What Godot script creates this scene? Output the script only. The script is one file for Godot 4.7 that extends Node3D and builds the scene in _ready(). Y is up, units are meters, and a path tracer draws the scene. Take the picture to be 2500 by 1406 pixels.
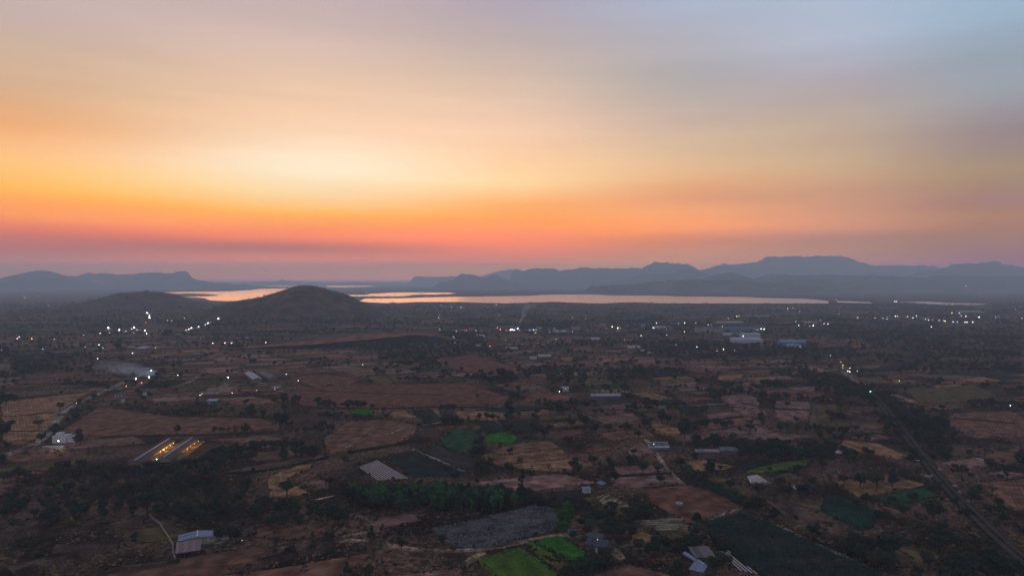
extends Node3D
# Dusk over a farming plain: a reservoir, a cone-shaped hill, far flat-topped mountains, towns switching on their lamps.

const FOCAL := 1667.0            # focal length in pixels of the 2500 x 1406 photograph
const EYE := 120.0               # height of the flying camera above the plain
const HORIZON := 686.0           # row of the level line
const HAZE := 0.000115           # haze density per metre
const HAZE_TOP := 598.0          # top of the hazy air layer
const HAZE_END := 21600.0
const HAZE_GLOW := Vector3(0.18, 0.2, 0.262)   # what an endless depth of this haze looks like
var cam_basis := Basis()
var rng := RandomNumberGenerator.new()
var patch_noise := FastNoiseLite.new()
var used := {}
var mats := {}
var tex := {}

# ------------------------------------------------------------------ helpers
func ray(px: float, py: float) -> Vector3:
	return (cam_basis * Vector3((px - 1250.0) / FOCAL, -(py - 703.0) / FOCAL, -1.0)).normalized()

func P(px: float, py: float, h := 0.0) -> Vector3:
	var d := ray(px, py)
	var t := (h - EYE) / minf(d.y, -0.0008)
	return Vector3(d.x * t, h, d.z * t)

func flat(p: Vector3) -> Vector2:
	return Vector2(p.x, p.z)

func poly(a: Array, h := 0.0) -> PackedVector2Array:
	var out := PackedVector2Array()
	for k in range(0, a.size(), 2):
		out.append(flat(P(a[k], a[k + 1], h)))
	return out

func numbered(called: String) -> String:
	var n: int = used.get(called, 0)
	used[called] = n + 1
	return called if n == 0 else "%s_%03d" % [called, n]

func tag(o: Node, label: String, category := "", group := "", kind := "") -> Node:
	if label: o.set_meta("label", label)
	if category: o.set_meta("category", category)
	if group: o.set_meta("group", group)
	if kind: o.set_meta("kind", kind)
	return o

func thing(called: String, at: Vector3, turn: float, label: String, category: String, group := "") -> Node3D:
	var o := Node3D.new()
	o.name = numbered(called)
	add_child(o)
	o.position = at
	o.rotation.y = turn
	tag(o, label, category, group)
	return o

func lin(r: float, g: float, b: float) -> Color:
	return Color(r, g, b).linear_to_srgb()

func mat(key: String, c := Vector3(0.5, 0.5, 0.5), rough := 0.9, vertex := false) -> StandardMaterial3D:
	if mats.has(key):
		return mats[key]
	var m := StandardMaterial3D.new()
	m.resource_name = key
	m.albedo_color = lin(c.x, c.y, c.z)
	m.roughness = rough
	m.metallic_specular = 0.25
	m.vertex_color_use_as_albedo = vertex
	m.cull_mode = BaseMaterial3D.CULL_DISABLED
	mats[key] = m
	return m

func noise_tex(key: String, freq: float, low: float, high: float, size := 512, sd := 1, octaves := 5, green := 0.0) -> Texture2D:
	if tex.has(key):
		return tex[key]
	var f := FastNoiseLite.new()
	f.seed = sd
	f.frequency = freq
	f.fractal_octaves = octaves
	var im := f.get_seamless_image(size, size, false, false, 0.15)
	im.convert(Image.FORMAT_RGBA8)
	var bytes := im.get_data()
	for k in range(0, bytes.size(), 4):
		var v := low + (high - low) * bytes[k] / 255.0
		var b := int(clampf(v, 0.0, 1.0) * 255.0)
		var lean := green * (1.0 - bytes[k] / 255.0)          # thin growth in the low patches
		bytes[k] = b
		bytes[k + 1] = int(minf(b * (1.0 + lean), 255.0))
		bytes[k + 2] = int(minf(b * (1.0 + lean * 0.8), 255.0))
	tex[key] = ImageTexture.create_from_image(Image.create_from_data(size, size, false, Image.FORMAT_RGBA8, bytes))
	return tex[key]

# soil and grass: grain of a few metres times patches of some hundred metres, both in world metres
func earth(key: String, c: Vector3, vertex := true, fine := 46.0, coarse := 410.0) -> StandardMaterial3D:
	if mats.has(key):
		return mats[key]
	var m := mat(key, c, 0.95, vertex)
	m.metallic_specular = 0.1
	m.uv1_triplanar = true
	m.uv1_world_triplanar = true
	m.uv1_scale = Vector3.ONE / fine
	m.albedo_texture = noise_tex("grain", 0.022, 0.35, 1.15, 512, 3, 6)
	m.detail_enabled = true
	m.detail_blend_mode = BaseMaterial3D.BLEND_MODE_MUL
	m.detail_uv_layer = BaseMaterial3D.DETAIL_UV_2
	m.uv2_triplanar = true
	m.uv2_world_triplanar = true
	m.uv2_scale = Vector3.ONE / coarse
	m.detail_albedo = noise_tex("patches", 0.012, 0.15, 1.25, 512, 9, 6, 0.12)
	return m

# ploughed or sown land: streaks along the furrows times the same patches
func furrowed() -> StandardMaterial3D:
	if mats.has("furrowed"):
		return mats["furrowed"]
	var m := mat("furrowed", Vector3.ONE, 0.95, true)
	m.metallic_specular = 0.1
	var f := FastNoiseLite.new()
	f.seed = 21
	f.frequency = 0.03
	f.fractal_octaves = 3
	var im := Image.create(256, 256, false, Image.FORMAT_RGB8)
	for y in 256:
		for x in 256:
			var across := float(x)
			var wob := f.get_noise_2d(x * 0.3, y * 0.6) * 1.2
			var row := 0.5 + 0.5 * sin((across + wob) * TAU / 16.0)
			var band := f.get_noise_2d(x * 2.2, y * 0.12) + 0.6 * f.get_noise_2d(x * 7.0 + 300.0, y * 0.5)
			var v := clampf(0.8 + 0.07 * (row - 0.5) + 0.15 * band, 0.25, 1.0)
			im.set_pixel(x, y, Color(v, v, v))
	m.albedo_texture = ImageTexture.create_from_image(im)
	m.uv1_scale = Vector3(1.0 / 37.0, 1.0 / 97.0, 1.0)
	m.detail_enabled = true
	m.detail_blend_mode = BaseMaterial3D.BLEND_MODE_MUL
	m.detail_uv_layer = BaseMaterial3D.DETAIL_UV_2
	m.uv2_triplanar = true
	m.uv2_world_triplanar = true
	m.uv2_scale = Vector3.ONE / 130.0
	m.detail_albedo = noise_tex("patches_small", 0.02, 0.5, 1.12, 512, 31, 6)
	return m

class MB:
	var v := PackedVector3Array()
	var n := PackedVector3Array()
	var c := PackedColorArray()
	var uv := PackedVector2Array()
	func tri(a: Vector3, b: Vector3, d: Vector3, col := Color.WHITE, out := Vector3.ZERO) -> void:
		var nn := (d - a).cross(b - a).normalized()
		if out != Vector3.ZERO and nn.dot(out) < 0.0:
			var t := b
			b = d
			d = t
			nn = -nn
		v.append_array([a, b, d])
		n.append_array([nn, nn, nn])
		c.append_array([col, col, col])
	func quad(a: Vector3, b: Vector3, d: Vector3, e: Vector3, col := Color.WHITE, out := Vector3.ZERO) -> void:
		tri(a, b, d, col, out)
		tri(a, d, e, col, out)
	func box(at: Vector3, size: Vector3, col := Color.WHITE, turn := Basis()) -> void:
		var h := size / 2.0
		for ax in 3:
			for s in [-1.0, 1.0]:
				var o := Vector3.ZERO
				o[ax] = s
				var u := Vector3.ZERO
				u[(ax + 1) % 3] = h[(ax + 1) % 3]
				var w := Vector3.ZERO
				w[(ax + 2) % 3] = h[(ax + 2) % 3]
				var m: Vector3 = o * h[ax]
				quad(at + turn * (m + u + w), at + turn * (m - u + w), at + turn * (m - u - w), at + turn * (m + u - w), col, turn * o)
	func tube(a: Vector3, b: Vector3, ra: float, rb: float, sides := 6, col := Color.WHITE) -> void:
		var d := (b - a).normalized()
		var u := d.cross(Vector3(0.31, 0.2, 0.93)).normalized()
		var w := d.cross(u)
		for k in sides:
			var p := u * cos(TAU * k / sides) + w * sin(TAU * k / sides)
			var q := u * cos(TAU * (k + 1) / sides) + w * sin(TAU * (k + 1) / sides)
			quad(a + p * ra, a + q * ra, b + q * rb, b + p * rb, col, p + q)
			tri(b, b + p * rb, b + q * rb, col, d)
	func mesh(m: Material) -> ArrayMesh:
		var a := []
		a.resize(Mesh.ARRAY_MAX)
		a[Mesh.ARRAY_VERTEX] = v
		a[Mesh.ARRAY_NORMAL] = n
		a[Mesh.ARRAY_COLOR] = c
		if uv.size() == v.size():
			a[Mesh.ARRAY_TEX_UV] = uv
		var am := ArrayMesh.new()
		am.add_surface_from_arrays(Mesh.PRIMITIVE_TRIANGLES, a)
		am.surface_set_material(0, m)
		return am

func put(called: String, m: Mesh, parent: Node = self) -> MeshInstance3D:
	var o := MeshInstance3D.new()
	o.name = numbered(called) if parent == self else called
	o.mesh = m
	parent.add_child(o, true)
	return o

func structure(called: String, m: Mesh, label := "") -> MeshInstance3D:
	var o := put(called, m)
	tag(o, label, called.replace("_", " "), "", "structure")
	return o

# smooth grid of heights: at(i, j) gives each point
func grid_mesh(cols: int, rows: int, at: Callable, m: Material) -> ArrayMesh:
	var pts := PackedVector3Array()
	var idx := PackedInt32Array()
	for j in rows:
		for i in cols:
			pts.append(at.call(i, j))
	var nor := PackedVector3Array()
	nor.resize(pts.size())
	for j in rows - 1:
		for i in cols - 1:
			var a := j * cols + i
			for t in [[a, a + 1, a + cols], [a + 1, a + cols + 1, a + cols]]:
				var k: Vector3 = (pts[t[2]] - pts[t[0]]).cross(pts[t[1]] - pts[t[0]])
				if k.y < 0.0:
					k = -k
					idx.append_array([t[0], t[2], t[1]])
				else:
					idx.append_array([t[0], t[1], t[2]])
				for q in t:
					nor[q] += k
	for k in nor.size():
		nor[k] = nor[k].normalized()
	var a := []
	a.resize(Mesh.ARRAY_MAX)
	a[Mesh.ARRAY_VERTEX] = pts
	a[Mesh.ARRAY_NORMAL] = nor
	a[Mesh.ARRAY_INDEX] = idx
	var am := ArrayMesh.new()
	am.add_surface_from_arrays(Mesh.PRIMITIVE_TRIANGLES, a)
	am.surface_set_material(0, m)
	return am

# ------------------------------------------------------------------ sky
const SKY_X := [0.0, 750.0, 1250.0, 1650.0, 2050.0, 2500.0]
const SKY_Y := [0.0, 100.0, 200.0, 300.0, 360.0, 410.0, 450.0, 490.0, 520.0, 550.0, 580.0, 605.0, 630.0, 660.0, 686.0]
const SKY := [
	[197,177,174, 198,178,178, 178,168,181, 172,181,201, 172,185,205, 156,180,200],
	[205,178,160, 214,188,178, 192,176,174, 180,177,186, 177,184,201, 151,166,181],
	[216,178,146, 232,198,172, 216,190,172, 181,173,171, 176,168,174, 154,161,171],
	[236,174,124, 248,209,176, 243,204,176, 205,180,164, 190,170,155, 152,139,144],
	[252,192,134, 253,224,192, 251,208,170, 218,186,156, 196,170,147, 156,137,133],
	[255,197,122, 255,235,204, 255,211,164, 230,188,148, 201,169,138, 166,144,122],
	[255,188,100, 254,225,182, 255,213,160, 231,174,130, 201,158,130, 162,134,120],
	[255,166,74, 253,208,148, 255,183,120, 230,162,121, 200,150,125, 155,122,117],
	[252,158,70, 255,184,102, 255,172,102, 246,167,117, 208,152,125, 167,130,112],
	[228,134,80, 255,160,76, 255,160,90, 251,160,109, 210,150,125, 161,124,112],
	[190,120,96, 242,138,78, 251,144,84, 219,143,114, 178,135,125, 151,120,112],
	[172,120,108, 184,124,108, 232,138,98, 199,139,121, 172,134,124, 148,120,113],
	[168,130,122, 202,134,112, 206,136,112, 186,139,127, 168,133,126, 144,119,117],
	[168,134,130, 172,134,128, 176,137,131, 172,137,136, 160,130,132, 142,118,120],
	[160,132,142, 165,134,144, 168,134,142, 160,130,142, 150,124,138, 137,112,123]]

func unsrgb(r: float, g: float, b: float) -> Vector3:
	var c := Color(r / 255.0, g / 255.0, b / 255.0).srgb_to_linear()
	return Vector3(c.r, c.g, c.b)

func hermite(p0: Vector3, p1: Vector3, p2: Vector3, p3: Vector3, x0: float, x1: float, x2: float, x3: float, x: float) -> Vector3:
	var t := (x - x1) / (x2 - x1)
	var m1 := (p2 - p0) / maxf(x2 - x0, 1e-6) * (x2 - x1)
	var m2 := (p3 - p1) / maxf(x3 - x1, 1e-6) * (x2 - x1)
	var t2 := t * t
	var t3 := t2 * t
	return p1 * (2.0 * t3 - 3.0 * t2 + 1.0) + m1 * (t3 - 2.0 * t2 + t) + p2 * (3.0 * t2 - 2.0 * t3) + m2 * (t3 - t2)

func along(xs: Array, ps: Array, x: float) -> Vector3:
	var n := xs.size()
	if x <= xs[0]: return ps[0]
	if x >= xs[n - 1]: return ps[n - 1]
	var k := 0
	while xs[k + 1] < x: k += 1
	var a := maxi(k - 1, 0)
	var b := mini(k + 2, n - 1)
	return hermite(ps[a], ps[k], ps[k + 1], ps[b], xs[a], xs[k], xs[k + 1], xs[b], x)

func sky_texture() -> Texture2D:
	var w := 2048
	var h := 1024
	# control columns: azimuth (degrees right of the view axis) and the colours upward from the horizon
	var azs := []
	var cols := []
	for k in SKY_X.size():
		var az := atan((SKY_X[k] - 1250.0) / FOCAL)
		var es := []
		var ps := []
		for r in range(SKY_Y.size() - 1, -1, -1):
			es.append(rad_to_deg(atan((HORIZON - SKY_Y[r]) / FOCAL * cos(az))))
			ps.append(unsrgb(SKY[r][k * 3], SKY[r][k * 3 + 1], SKY[r][k * 3 + 2]))
		var top: Vector3 = ps[ps.size() - 1]
		es.append_array([34.0, 58.0, 90.0])
		ps.append_array([top.lerp(unsrgb(172, 184, 212), 0.6), unsrgb(184, 198, 232), unsrgb(187, 202, 238)])
		azs.append(rad_to_deg(az))
		cols.append([es, ps])
	var far := [[0.0, 6.0, 14.0, 24.0, 40.0, 60.0, 90.0], [unsrgb(150, 130, 144), unsrgb(166, 145, 156), unsrgb(174, 168, 184), unsrgb(178, 188, 214), unsrgb(181, 193, 223), unsrgb(184, 198, 233), unsrgb(187, 202, 238)]]
	azs = [-180.0, -90.0] + azs + [90.0, 180.0]
	cols = [far, far] + cols + [far, far]
	var wisps := FastNoiseLite.new()
	wisps.seed = 5
	wisps.frequency = 1.0
	wisps.fractal_octaves = 4
	var data := PackedFloat32Array()
	data.resize(w * h * 3)
	var glow := HAZE_GLOW
	for y in h:
		var e := 90.0 - (y + 0.5) / h * 180.0
		if e < -0.3:
			continue
		var ee := maxf(e, 0.0)
		var ps := []
		for k in cols.size():
			ps.append(along(cols[k][0], cols[k][1], ee))
		var reach := minf(HAZE_END, (HAZE_TOP - EYE) / maxf(sin(deg_to_rad(ee)), 1e-4))
		var clear := exp(-HAZE * reach)
		for x in w:
			var az := fposmod((x + 0.5) / w * 360.0 + 180.0, 360.0) - 180.0   # the panorama begins at -Z, the view axis
			var c := along(azs, ps, az)
			# thin drawn-out smoke layers
			var ang := deg_to_rad(az)
			var s := wisps.get_noise_3d(sin(ang) * 2.6, cos(ang) * 2.6, (e + az * 0.012) * 0.65)
			c *= 1.0 + s * 0.075 * clampf(1.0 - e / 40.0, 0.0, 1.0)
			c = (c - glow * (1.0 - clear)) / clear
			c = c.min(Vector3(2.6, 2.6, 2.6))
			var o := (y * w + x) * 3
			data[o] = maxf(c.x, 0.002)
			data[o + 1] = maxf(c.y, 0.002)
			data[o + 2] = maxf(c.z, 0.002)
	for x in w:                                  # below the horizon: one dull earth tone
		for y in range(int(h * 0.5) + 2, h):
			var o := (y * w + x) * 3
			data[o] = 0.06
			data[o + 1] = 0.05
			data[o + 2] = 0.05
	return ImageTexture.create_from_image(Image.create_from_data(w, h, false, Image.FORMAT_RGBF, data.to_byte_array()))

func light_and_camera() -> void:
	var cam := Camera3D.new()
	cam.name = "camera"
	cam.position = Vector3(0, EYE, 0)
	cam.rotation.x = -atan((703.0 - HORIZON) / FOCAL)
	cam.fov = rad_to_deg(2.0 * atan(703.0 / FOCAL))
	cam.near = 1.0
	cam.far = 60000.0
	cam.current = true
	add_child(cam)
	cam_basis = cam.basis
	var sun := DirectionalLight3D.new()
	sun.name = "sun"
	sun.light_color = Color(1.0, 0.66, 0.38)
	sun.light_energy = 0.12
	sun.light_angular_distance = 24.0
	sun.shadow_enabled = true
	add_child(sun)
	sun.look_at_from_position(Vector3.ZERO, -ray(770.0, 440.0), Vector3.UP)
	var e := Environment.new()
	e.background_mode = Environment.BG_SKY
	var sky := Sky.new()
	var sm := PanoramaSkyMaterial.new()
	sm.panorama = sky_texture()
	sky.sky_material = sm
	e.sky = sky
	e.tonemap_mode = Environment.TONE_MAPPER_LINEAR
	e.tonemap_exposure = 1.0
	e.fog_enabled = true
	e.fog_density = HAZE
	e.fog_light_color = lin(0.8, 0.93, 1.0)
	e.volumetric_fog_enabled = true
	e.volumetric_fog_density = 0.0
	e.sdfgi_enabled = true
	e.ssao_enabled = true
	e.ssil_enabled = true
	var we := WorldEnvironment.new()
	we.name = "world"
	we.environment = e
	add_child(we)

# ------------------------------------------------------------------ terrain
# each far range: distance of its crest, reach of its slopes, cliffs, outline of its crest in the photograph
const RANGES := [
	["wide flat-topped mountain with cliffs rising highest above the haze", 13200.0, 1700.0, 0.8, [1690,668, 1719,659, 1730,654, 1766,645, 1787,647, 1816,644, 1852,639, 1874,627.5, 1888,626, 1913,628, 1960,626, 2046,626, 2068,628.6, 2097,641, 2122,646.6, 2190,648.4, 2270,648.4, 2284,652, 2302,657, 2340,662, 2420,676]],
	["long pale mesa with a notch and a stepped crest beyond the lake", 12400.0, 1350.0, 0.8, [1230,690, 1239,679, 1250,666, 1255,657, 1271,657, 1275,661, 1304,654.5, 1333,654.5, 1361,656.7, 1363,663.5, 1372,659, 1412,656, 1415.6,652, 1430,652, 1434,655, 1567,655, 1592,643, 1599,639.5, 1613.5,642, 1628,640.5, 1639,643, 1675,644, 1685.5,648.4, 1700,657, 1719,660, 1760,672]],
	["small rounded hill and peaked hill at the end of the mesa", 11500.0, 800.0, 0.2, [1052,690, 1106,684, 1120,672, 1131,667.5, 1153,670, 1167,673, 1189,677, 1210,670, 1232,681, 1262,690]],
	["faint low hills almost lost in the haze beyond the lake", 17500.0, 1100.0, 0.5, [990,690, 998,684, 1001,677, 1030,674, 1052,677, 1109,674, 1150,677, 1180,674, 1203,664.6, 1250,657, 1290,668, 1340,690]],
	["dark rounded foothills between the lake and the mountains", 8600.0, 1150.0, 0.1, [1500,706, 1600,699, 1672,686, 1719,682.6, 1733,673.6, 1755,669, 1776,666.4, 1794,669, 1816,679, 1830,684, 1859,679, 1874,672, 1888,669, 1917,670, 1996,673.6, 2025,668, 2043,673, 2140,673.6, 2248,677, 2320,674, 2410,675, 2500,675, 2640,672, 2800,690, 2900,706]],
	["blue ridge with two knobs at the end of the mountains", 11000.0, 1250.0, 0.5, [2180,690, 2241,666, 2266,659, 2284,661, 2306,657, 2320,650, 2342,643, 2356,645, 2385,642, 2410,643, 2417,638, 2435,638, 2442,645, 2471,648, 2500,654, 2600,650, 2750,664, 2900,694]],
	["low blue spur with a round dome before the long mesa", 10600.0, 900.0, 0.3, [1440,694, 1520,684, 1600,668, 1658,666, 1665,654, 1686,652, 1694,661, 1719,665, 1760,680, 1800,692]],
	["gentle dark hill sloping down to the far lake shore", 7300.0, 700.0, 0.0, [1420,712, 1448,697, 1538,695, 1592,688, 1646,684, 1700,683.6, 1780,684, 1900,690, 2000,700, 2060,712]],
	["rounded blue hill with a smooth dome on the hazy plain", 10200.0, 1150.0, 0.1, [-500,694, -300,680, -120,686, 0,682.6, 36,674, 50,672, 76,663.5, 97,661, 112,662, 122,668, 144,674, 162,683, 190,695, 240,703]],
	["long blue mesa ending in a square rock tower", 12000.0, 1150.0, 0.8, [90,690, 144,674, 184,675, 216,666, 227,669, 252,666, 277,670, 288,672, 324,668, 371,666, 407,667.5, 428,666, 443,661, 450,662, 464,677, 482,685, 504,688, 540,691.6, 600,695, 640,699]],
	["thin low rise on the horizon beyond the far water", 19600.0, 800.0, 0.0, [580,693, 640,689, 690,685.5, 730,688, 800,690, 900,689, 960,692]],
]
const HILLS := [  # near hills: crest column and row, distance, half width left and right, half depth, fall of the left and the right flank
	["dark cone-shaped hill with a rounded top before the lake", 738.0, 695.0, 2300.0, 360.0, 285.0, 400.0, [0,1, 0.06,0.97, 0.13,0.87, 0.35,0.63, 0.57,0.49, 0.78,0.24, 1,0], [0,1, 0.12,0.98, 0.26,0.89, 0.52,0.66, 0.75,0.33, 0.88,0.2, 1,0]],
	["low dark hill with trees and a mast on its top", 350.0, 711.0, 2900.0, 440.0, 330.0, 460.0, [0,1, 0.22,0.91, 0.47,0.42, 0.7,0.17, 1,0], [0,1, 0.34,0.86, 0.54,0.47, 0.75,0.2, 1,0]],
	["low stony rise at the foot of the cone-shaped hill", 660.0, 782.0, 1950.0, 360.0, 330.0, 250.0, [0,1, 0.5,0.5, 1,0], [0,1, 0.5,0.5, 1,0]],
	["long low rise below the hill with the mast", 250.0, 759.0, 2480.0, 560.0, 440.0, 330.0, [0,1, 0.5,0.5, 1,0], [0,1, 0.5,0.5, 1,0]],
]
var hill_noise := FastNoiseLite.new()

func range_height(r: Array, x: float, z: float) -> float:
	var d: float = r[1]
	var o: Array = r[4]
	var px := x / d * FOCAL + 1250.0
	var n := o.size() / 2
	if px <= o[0] or px >= o[n * 2 - 2]:
		return 0.0
	var k := 0
	while o[k * 2 + 2] < px: k += 1
	var f: float = (px - o[k * 2]) / (o[k * 2 + 2] - o[k * 2])
	var row: float = lerpf(o[k * 2 + 1], o[k * 2 + 3], f)
	row += hill_noise.get_noise_2d(x * 7.0, d) * 3.6 + hill_noise.get_noise_2d(x * 26.0, d) * 1.6
	var crest := EYE + (HORIZON - row) / FOCAL * d
	var t: float = absf(z + d) / float(r[2])
	if t >= 1.0:
		return 0.0
	var gully := hill_noise.get_noise_2d(x * 0.9, z * 0.35) * 0.5 + hill_noise.get_noise_2d(x * 2.6, z * 1.1) * 0.25
	var s := clampf(t * (1.0 + gully * 1.1 * minf(1.0, t * 6.0)), 0.0, 1.0)
	var soft := pow(cos(s * PI / 2.0), 1.5)
	var steep := 1.0 if s < 0.06 else (lerpf(1.0, 0.62, smoothstep(0.06, 0.13, s)) if s < 0.13 else 0.62 * pow(1.0 - (s - 0.13) / 0.87, 1.5))
	var ends := clampf(minf(px - o[0], o[n * 2 - 2] - px) / 22.0, 0.0, 1.0)
	return maxf(0.0, crest * lerpf(soft, steep, r[3]) * ends)

func fall(t: Array, r: float) -> float:
	var k := 0
	while t[k + 2] < r: k += 2
	var f: float = (r - t[k]) / (t[k + 2] - t[k])
	return lerpf(t[k + 1], t[k + 3], f)

func hill_height(q: Array, x: float, z: float) -> float:
	var d: float = q[3]
	var top: float = EYE + (HORIZON - q[2]) / FOCAL * d
	var cx: float = (q[1] - 1250.0) / FOCAL * d
	var dx: float = (x - cx) / (q[4] if x < cx else q[5])
	var dz: float = (z + d) / q[6]
	var r := sqrt(dx * dx + dz * dz)
	var rough := hill_noise.get_noise_2d(x * 3.0, z * 3.0)
	r += rough * 0.08 * smoothstep(0.1, 0.5, r)
	if r >= 1.0:
		return 0.0
	r = maxf(r, 0.0001)
	var side := 0.5 + 0.5 * clampf(dx / r, -1.0, 1.0)
	var f := lerpf(fall(q[7], r), fall(q[8], r), side)
	return top * f + hill_noise.get_noise_2d(x * 9.0, z * 9.0) * 3.0 * smoothstep(0.0, 0.4, 1.0 - r)

func land_height(x: float, z: float) -> float:
	var h := 0.0
	if z < -1500.0 and z > -3600.0:
		for q in HILLS:
			h = maxf(h, hill_height(q, x, z))
	if z < -6000.0:
		for r in RANGES:
			h = maxf(h, range_height(r, x, z))
	return h

# where the sight line through a pixel meets the plain or a hill, lifted by h
func hit(px: float, py: float, h := 0.0) -> Vector3:
	var d := ray(px, py)
	var t := 200.0
	while t < 23500.0:
		var p := Vector3(0, EYE, 0) + d * t
		if p.y <= land_height(p.x, p.z) + h:
			for k in 8:
				t -= t * 0.00125
				p = Vector3(0, EYE, 0) + d * t
				if p.y > land_height(p.x, p.z) + h:
					break
			return p
		t *= 1.01
	return Vector3(0, EYE, 0) + d * 20000.0

func terrain() -> void:
	hill_noise.seed = 77
	hill_noise.frequency = 0.0011
	hill_noise.fractal_octaves = 4
	var zs := [700.0, 0.0]
	var z := -150.0
	while z > -20600.0:
		zs.append(z)
		z *= 1.16
	zs.append(-20600.0)
	var cols := 33
	var am := grid_mesh(cols, zs.size(), func(i, j):
		var half: float = maxf(1500.0, -zs[j] * 1.02 + 500.0)
		return Vector3(lerpf(-half, half, float(i) / (cols - 1)), 0.0, zs[j]), earth("dry_ground", Vector3(0.155, 0.08, 0.053), false))
	structure("ground", am, "dry brown plain of soil and scrub reaching to the mountains")
	var rock := earth("far_slopes", Vector3(0.13, 0.10, 0.085), false, 300.0, 2300.0)
	for r in RANGES:
		var o: Array = r[4]
		var d: float = r[1]
		var x0: float = (o[0] - 1250.0) / FOCAL * d
		var x1: float = (o[o.size() - 2] - 1250.0) / FOCAL * d
		var n := int(clampf((o[o.size() - 2] - o[0]) / 3.2, 60.0, 420.0))
		var rows := 34
		var hm := grid_mesh(n + 1, rows, func(i, j):
			var x: float = lerpf(x0, x1, float(i) / n)
			var u: float = float(j) / (rows - 1) * 2.0 - 1.0
			var zz: float = -d + signf(u) * pow(absf(u), 1.6) * r[2] * 1.1
			return Vector3(x, range_height(r, x, zz) - 2.0, zz), rock)
		structure("hill", hm, r[0])
	var near := earth("near_slopes", Vector3(0.19, 0.088, 0.057), false, 60.0, 300.0)
	for q in HILLS:
		var d: float = q[3]
		var cx: float = (q[1] - 1250.0) / FOCAL * d
		var hm := grid_mesh(71, 61, func(i, j):
			var x: float = cx + lerpf(-q[4] * 1.12, q[5] * 1.12, i / 70.0)
			var zz: float = -d + lerpf(-q[6] * 1.12, q[6] * 1.12, j / 60.0)
			return Vector3(x, hill_height(q, x, zz) - 0.8, zz), near)
		structure("hill", hm, q[0])

const WATERS := [
	["broad reservoir reflecting the orange sky behind the dam", [877,735, 890,729, 987,728, 1030,726, 1160,724, 1297,722, 1318,720, 1361,719, 1470,719, 1484,721, 1600,721.5, 1661,723.5, 1830,725, 1852,727, 1960,729, 1989,731, 2024,735, 2024,741, 1700,741, 1600,740, 1556,738, 1450,741, 1400,739, 1360,738, 1300,738.5, 1230,741, 1160,738.5, 1124,737, 1016,737, 973,739.5, 926,739.5, 890,737]],
	["narrow arm of water behind the thin land spit", [850,720, 897,720, 901,717.5, 966,714, 1095,714, 1113,716, 1095,718.5, 1009,720, 987,723, 944,724, 858,723]],
	["bright bay of the reservoir between the two dark hills", [400,713.5, 565,711, 612,708, 634,705, 702,704.5, 740,706, 760,712, 700,722, 640,735, 590,735, 540,735, 511,733, 497,728, 479,726, 443,725, 526,722, 533,720, 504,717.5, 468,716, 420,717.5]],
	["thin strip of far water seen over the cone-shaped hill", [644,697.6, 706,697.3, 740,697.6, 695,699.6, 659,699]],
	["thin strip of far water below the horizon haze", [795,697.6, 900,697.5, 918,699.4, 836,701.4, 800,701.2]],
	["small pool of water beyond the end of the dam", [2044,735, 2068,735, 2129,738, 2129,740.5, 2046,738.5]],
	["slim curved pool by the town beyond the dam", [2205,737, 2266,736.5, 2320,739.5, 2417,741.5, 2392,744, 2320,744.5, 2266,742]],
]

func waters() -> void:
	var m := mat("water", Vector3(0.04, 0.045, 0.05), 0.26)
	m.roughness_texture = noise_tex("ripples", 0.03, 0.35, 1.1, 256, 44, 4)
	m.uv1_triplanar = true
	m.uv1_world_triplanar = true
	m.uv1_scale = Vector3(1.0 / 1700.0, 1.0, 1.0 / 420.0)
	m.metallic_specular = 0.72
	m.clearcoat_enabled = true
	m.clearcoat = 1.0
	m.clearcoat_roughness = 0.19
	for w in WATERS:
		structure("water", sheet(poly(w[1], 1.2), 1.2, m), w[0])

func sheet(pts: PackedVector2Array, h: float, m: Material) -> ArrayMesh:
	var b := MB.new()
	var ids := Geometry2D.triangulate_polygon(pts)
	for k in range(0, ids.size(), 3):
		var t := []
		for q in 3:
			var p := pts[ids[k + q]]
			t.append(Vector3(p.x, h, p.y))
		b.tri(t[0], t[1], t[2], Color.WHITE, Vector3.UP)
	return b.mesh(m)

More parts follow.
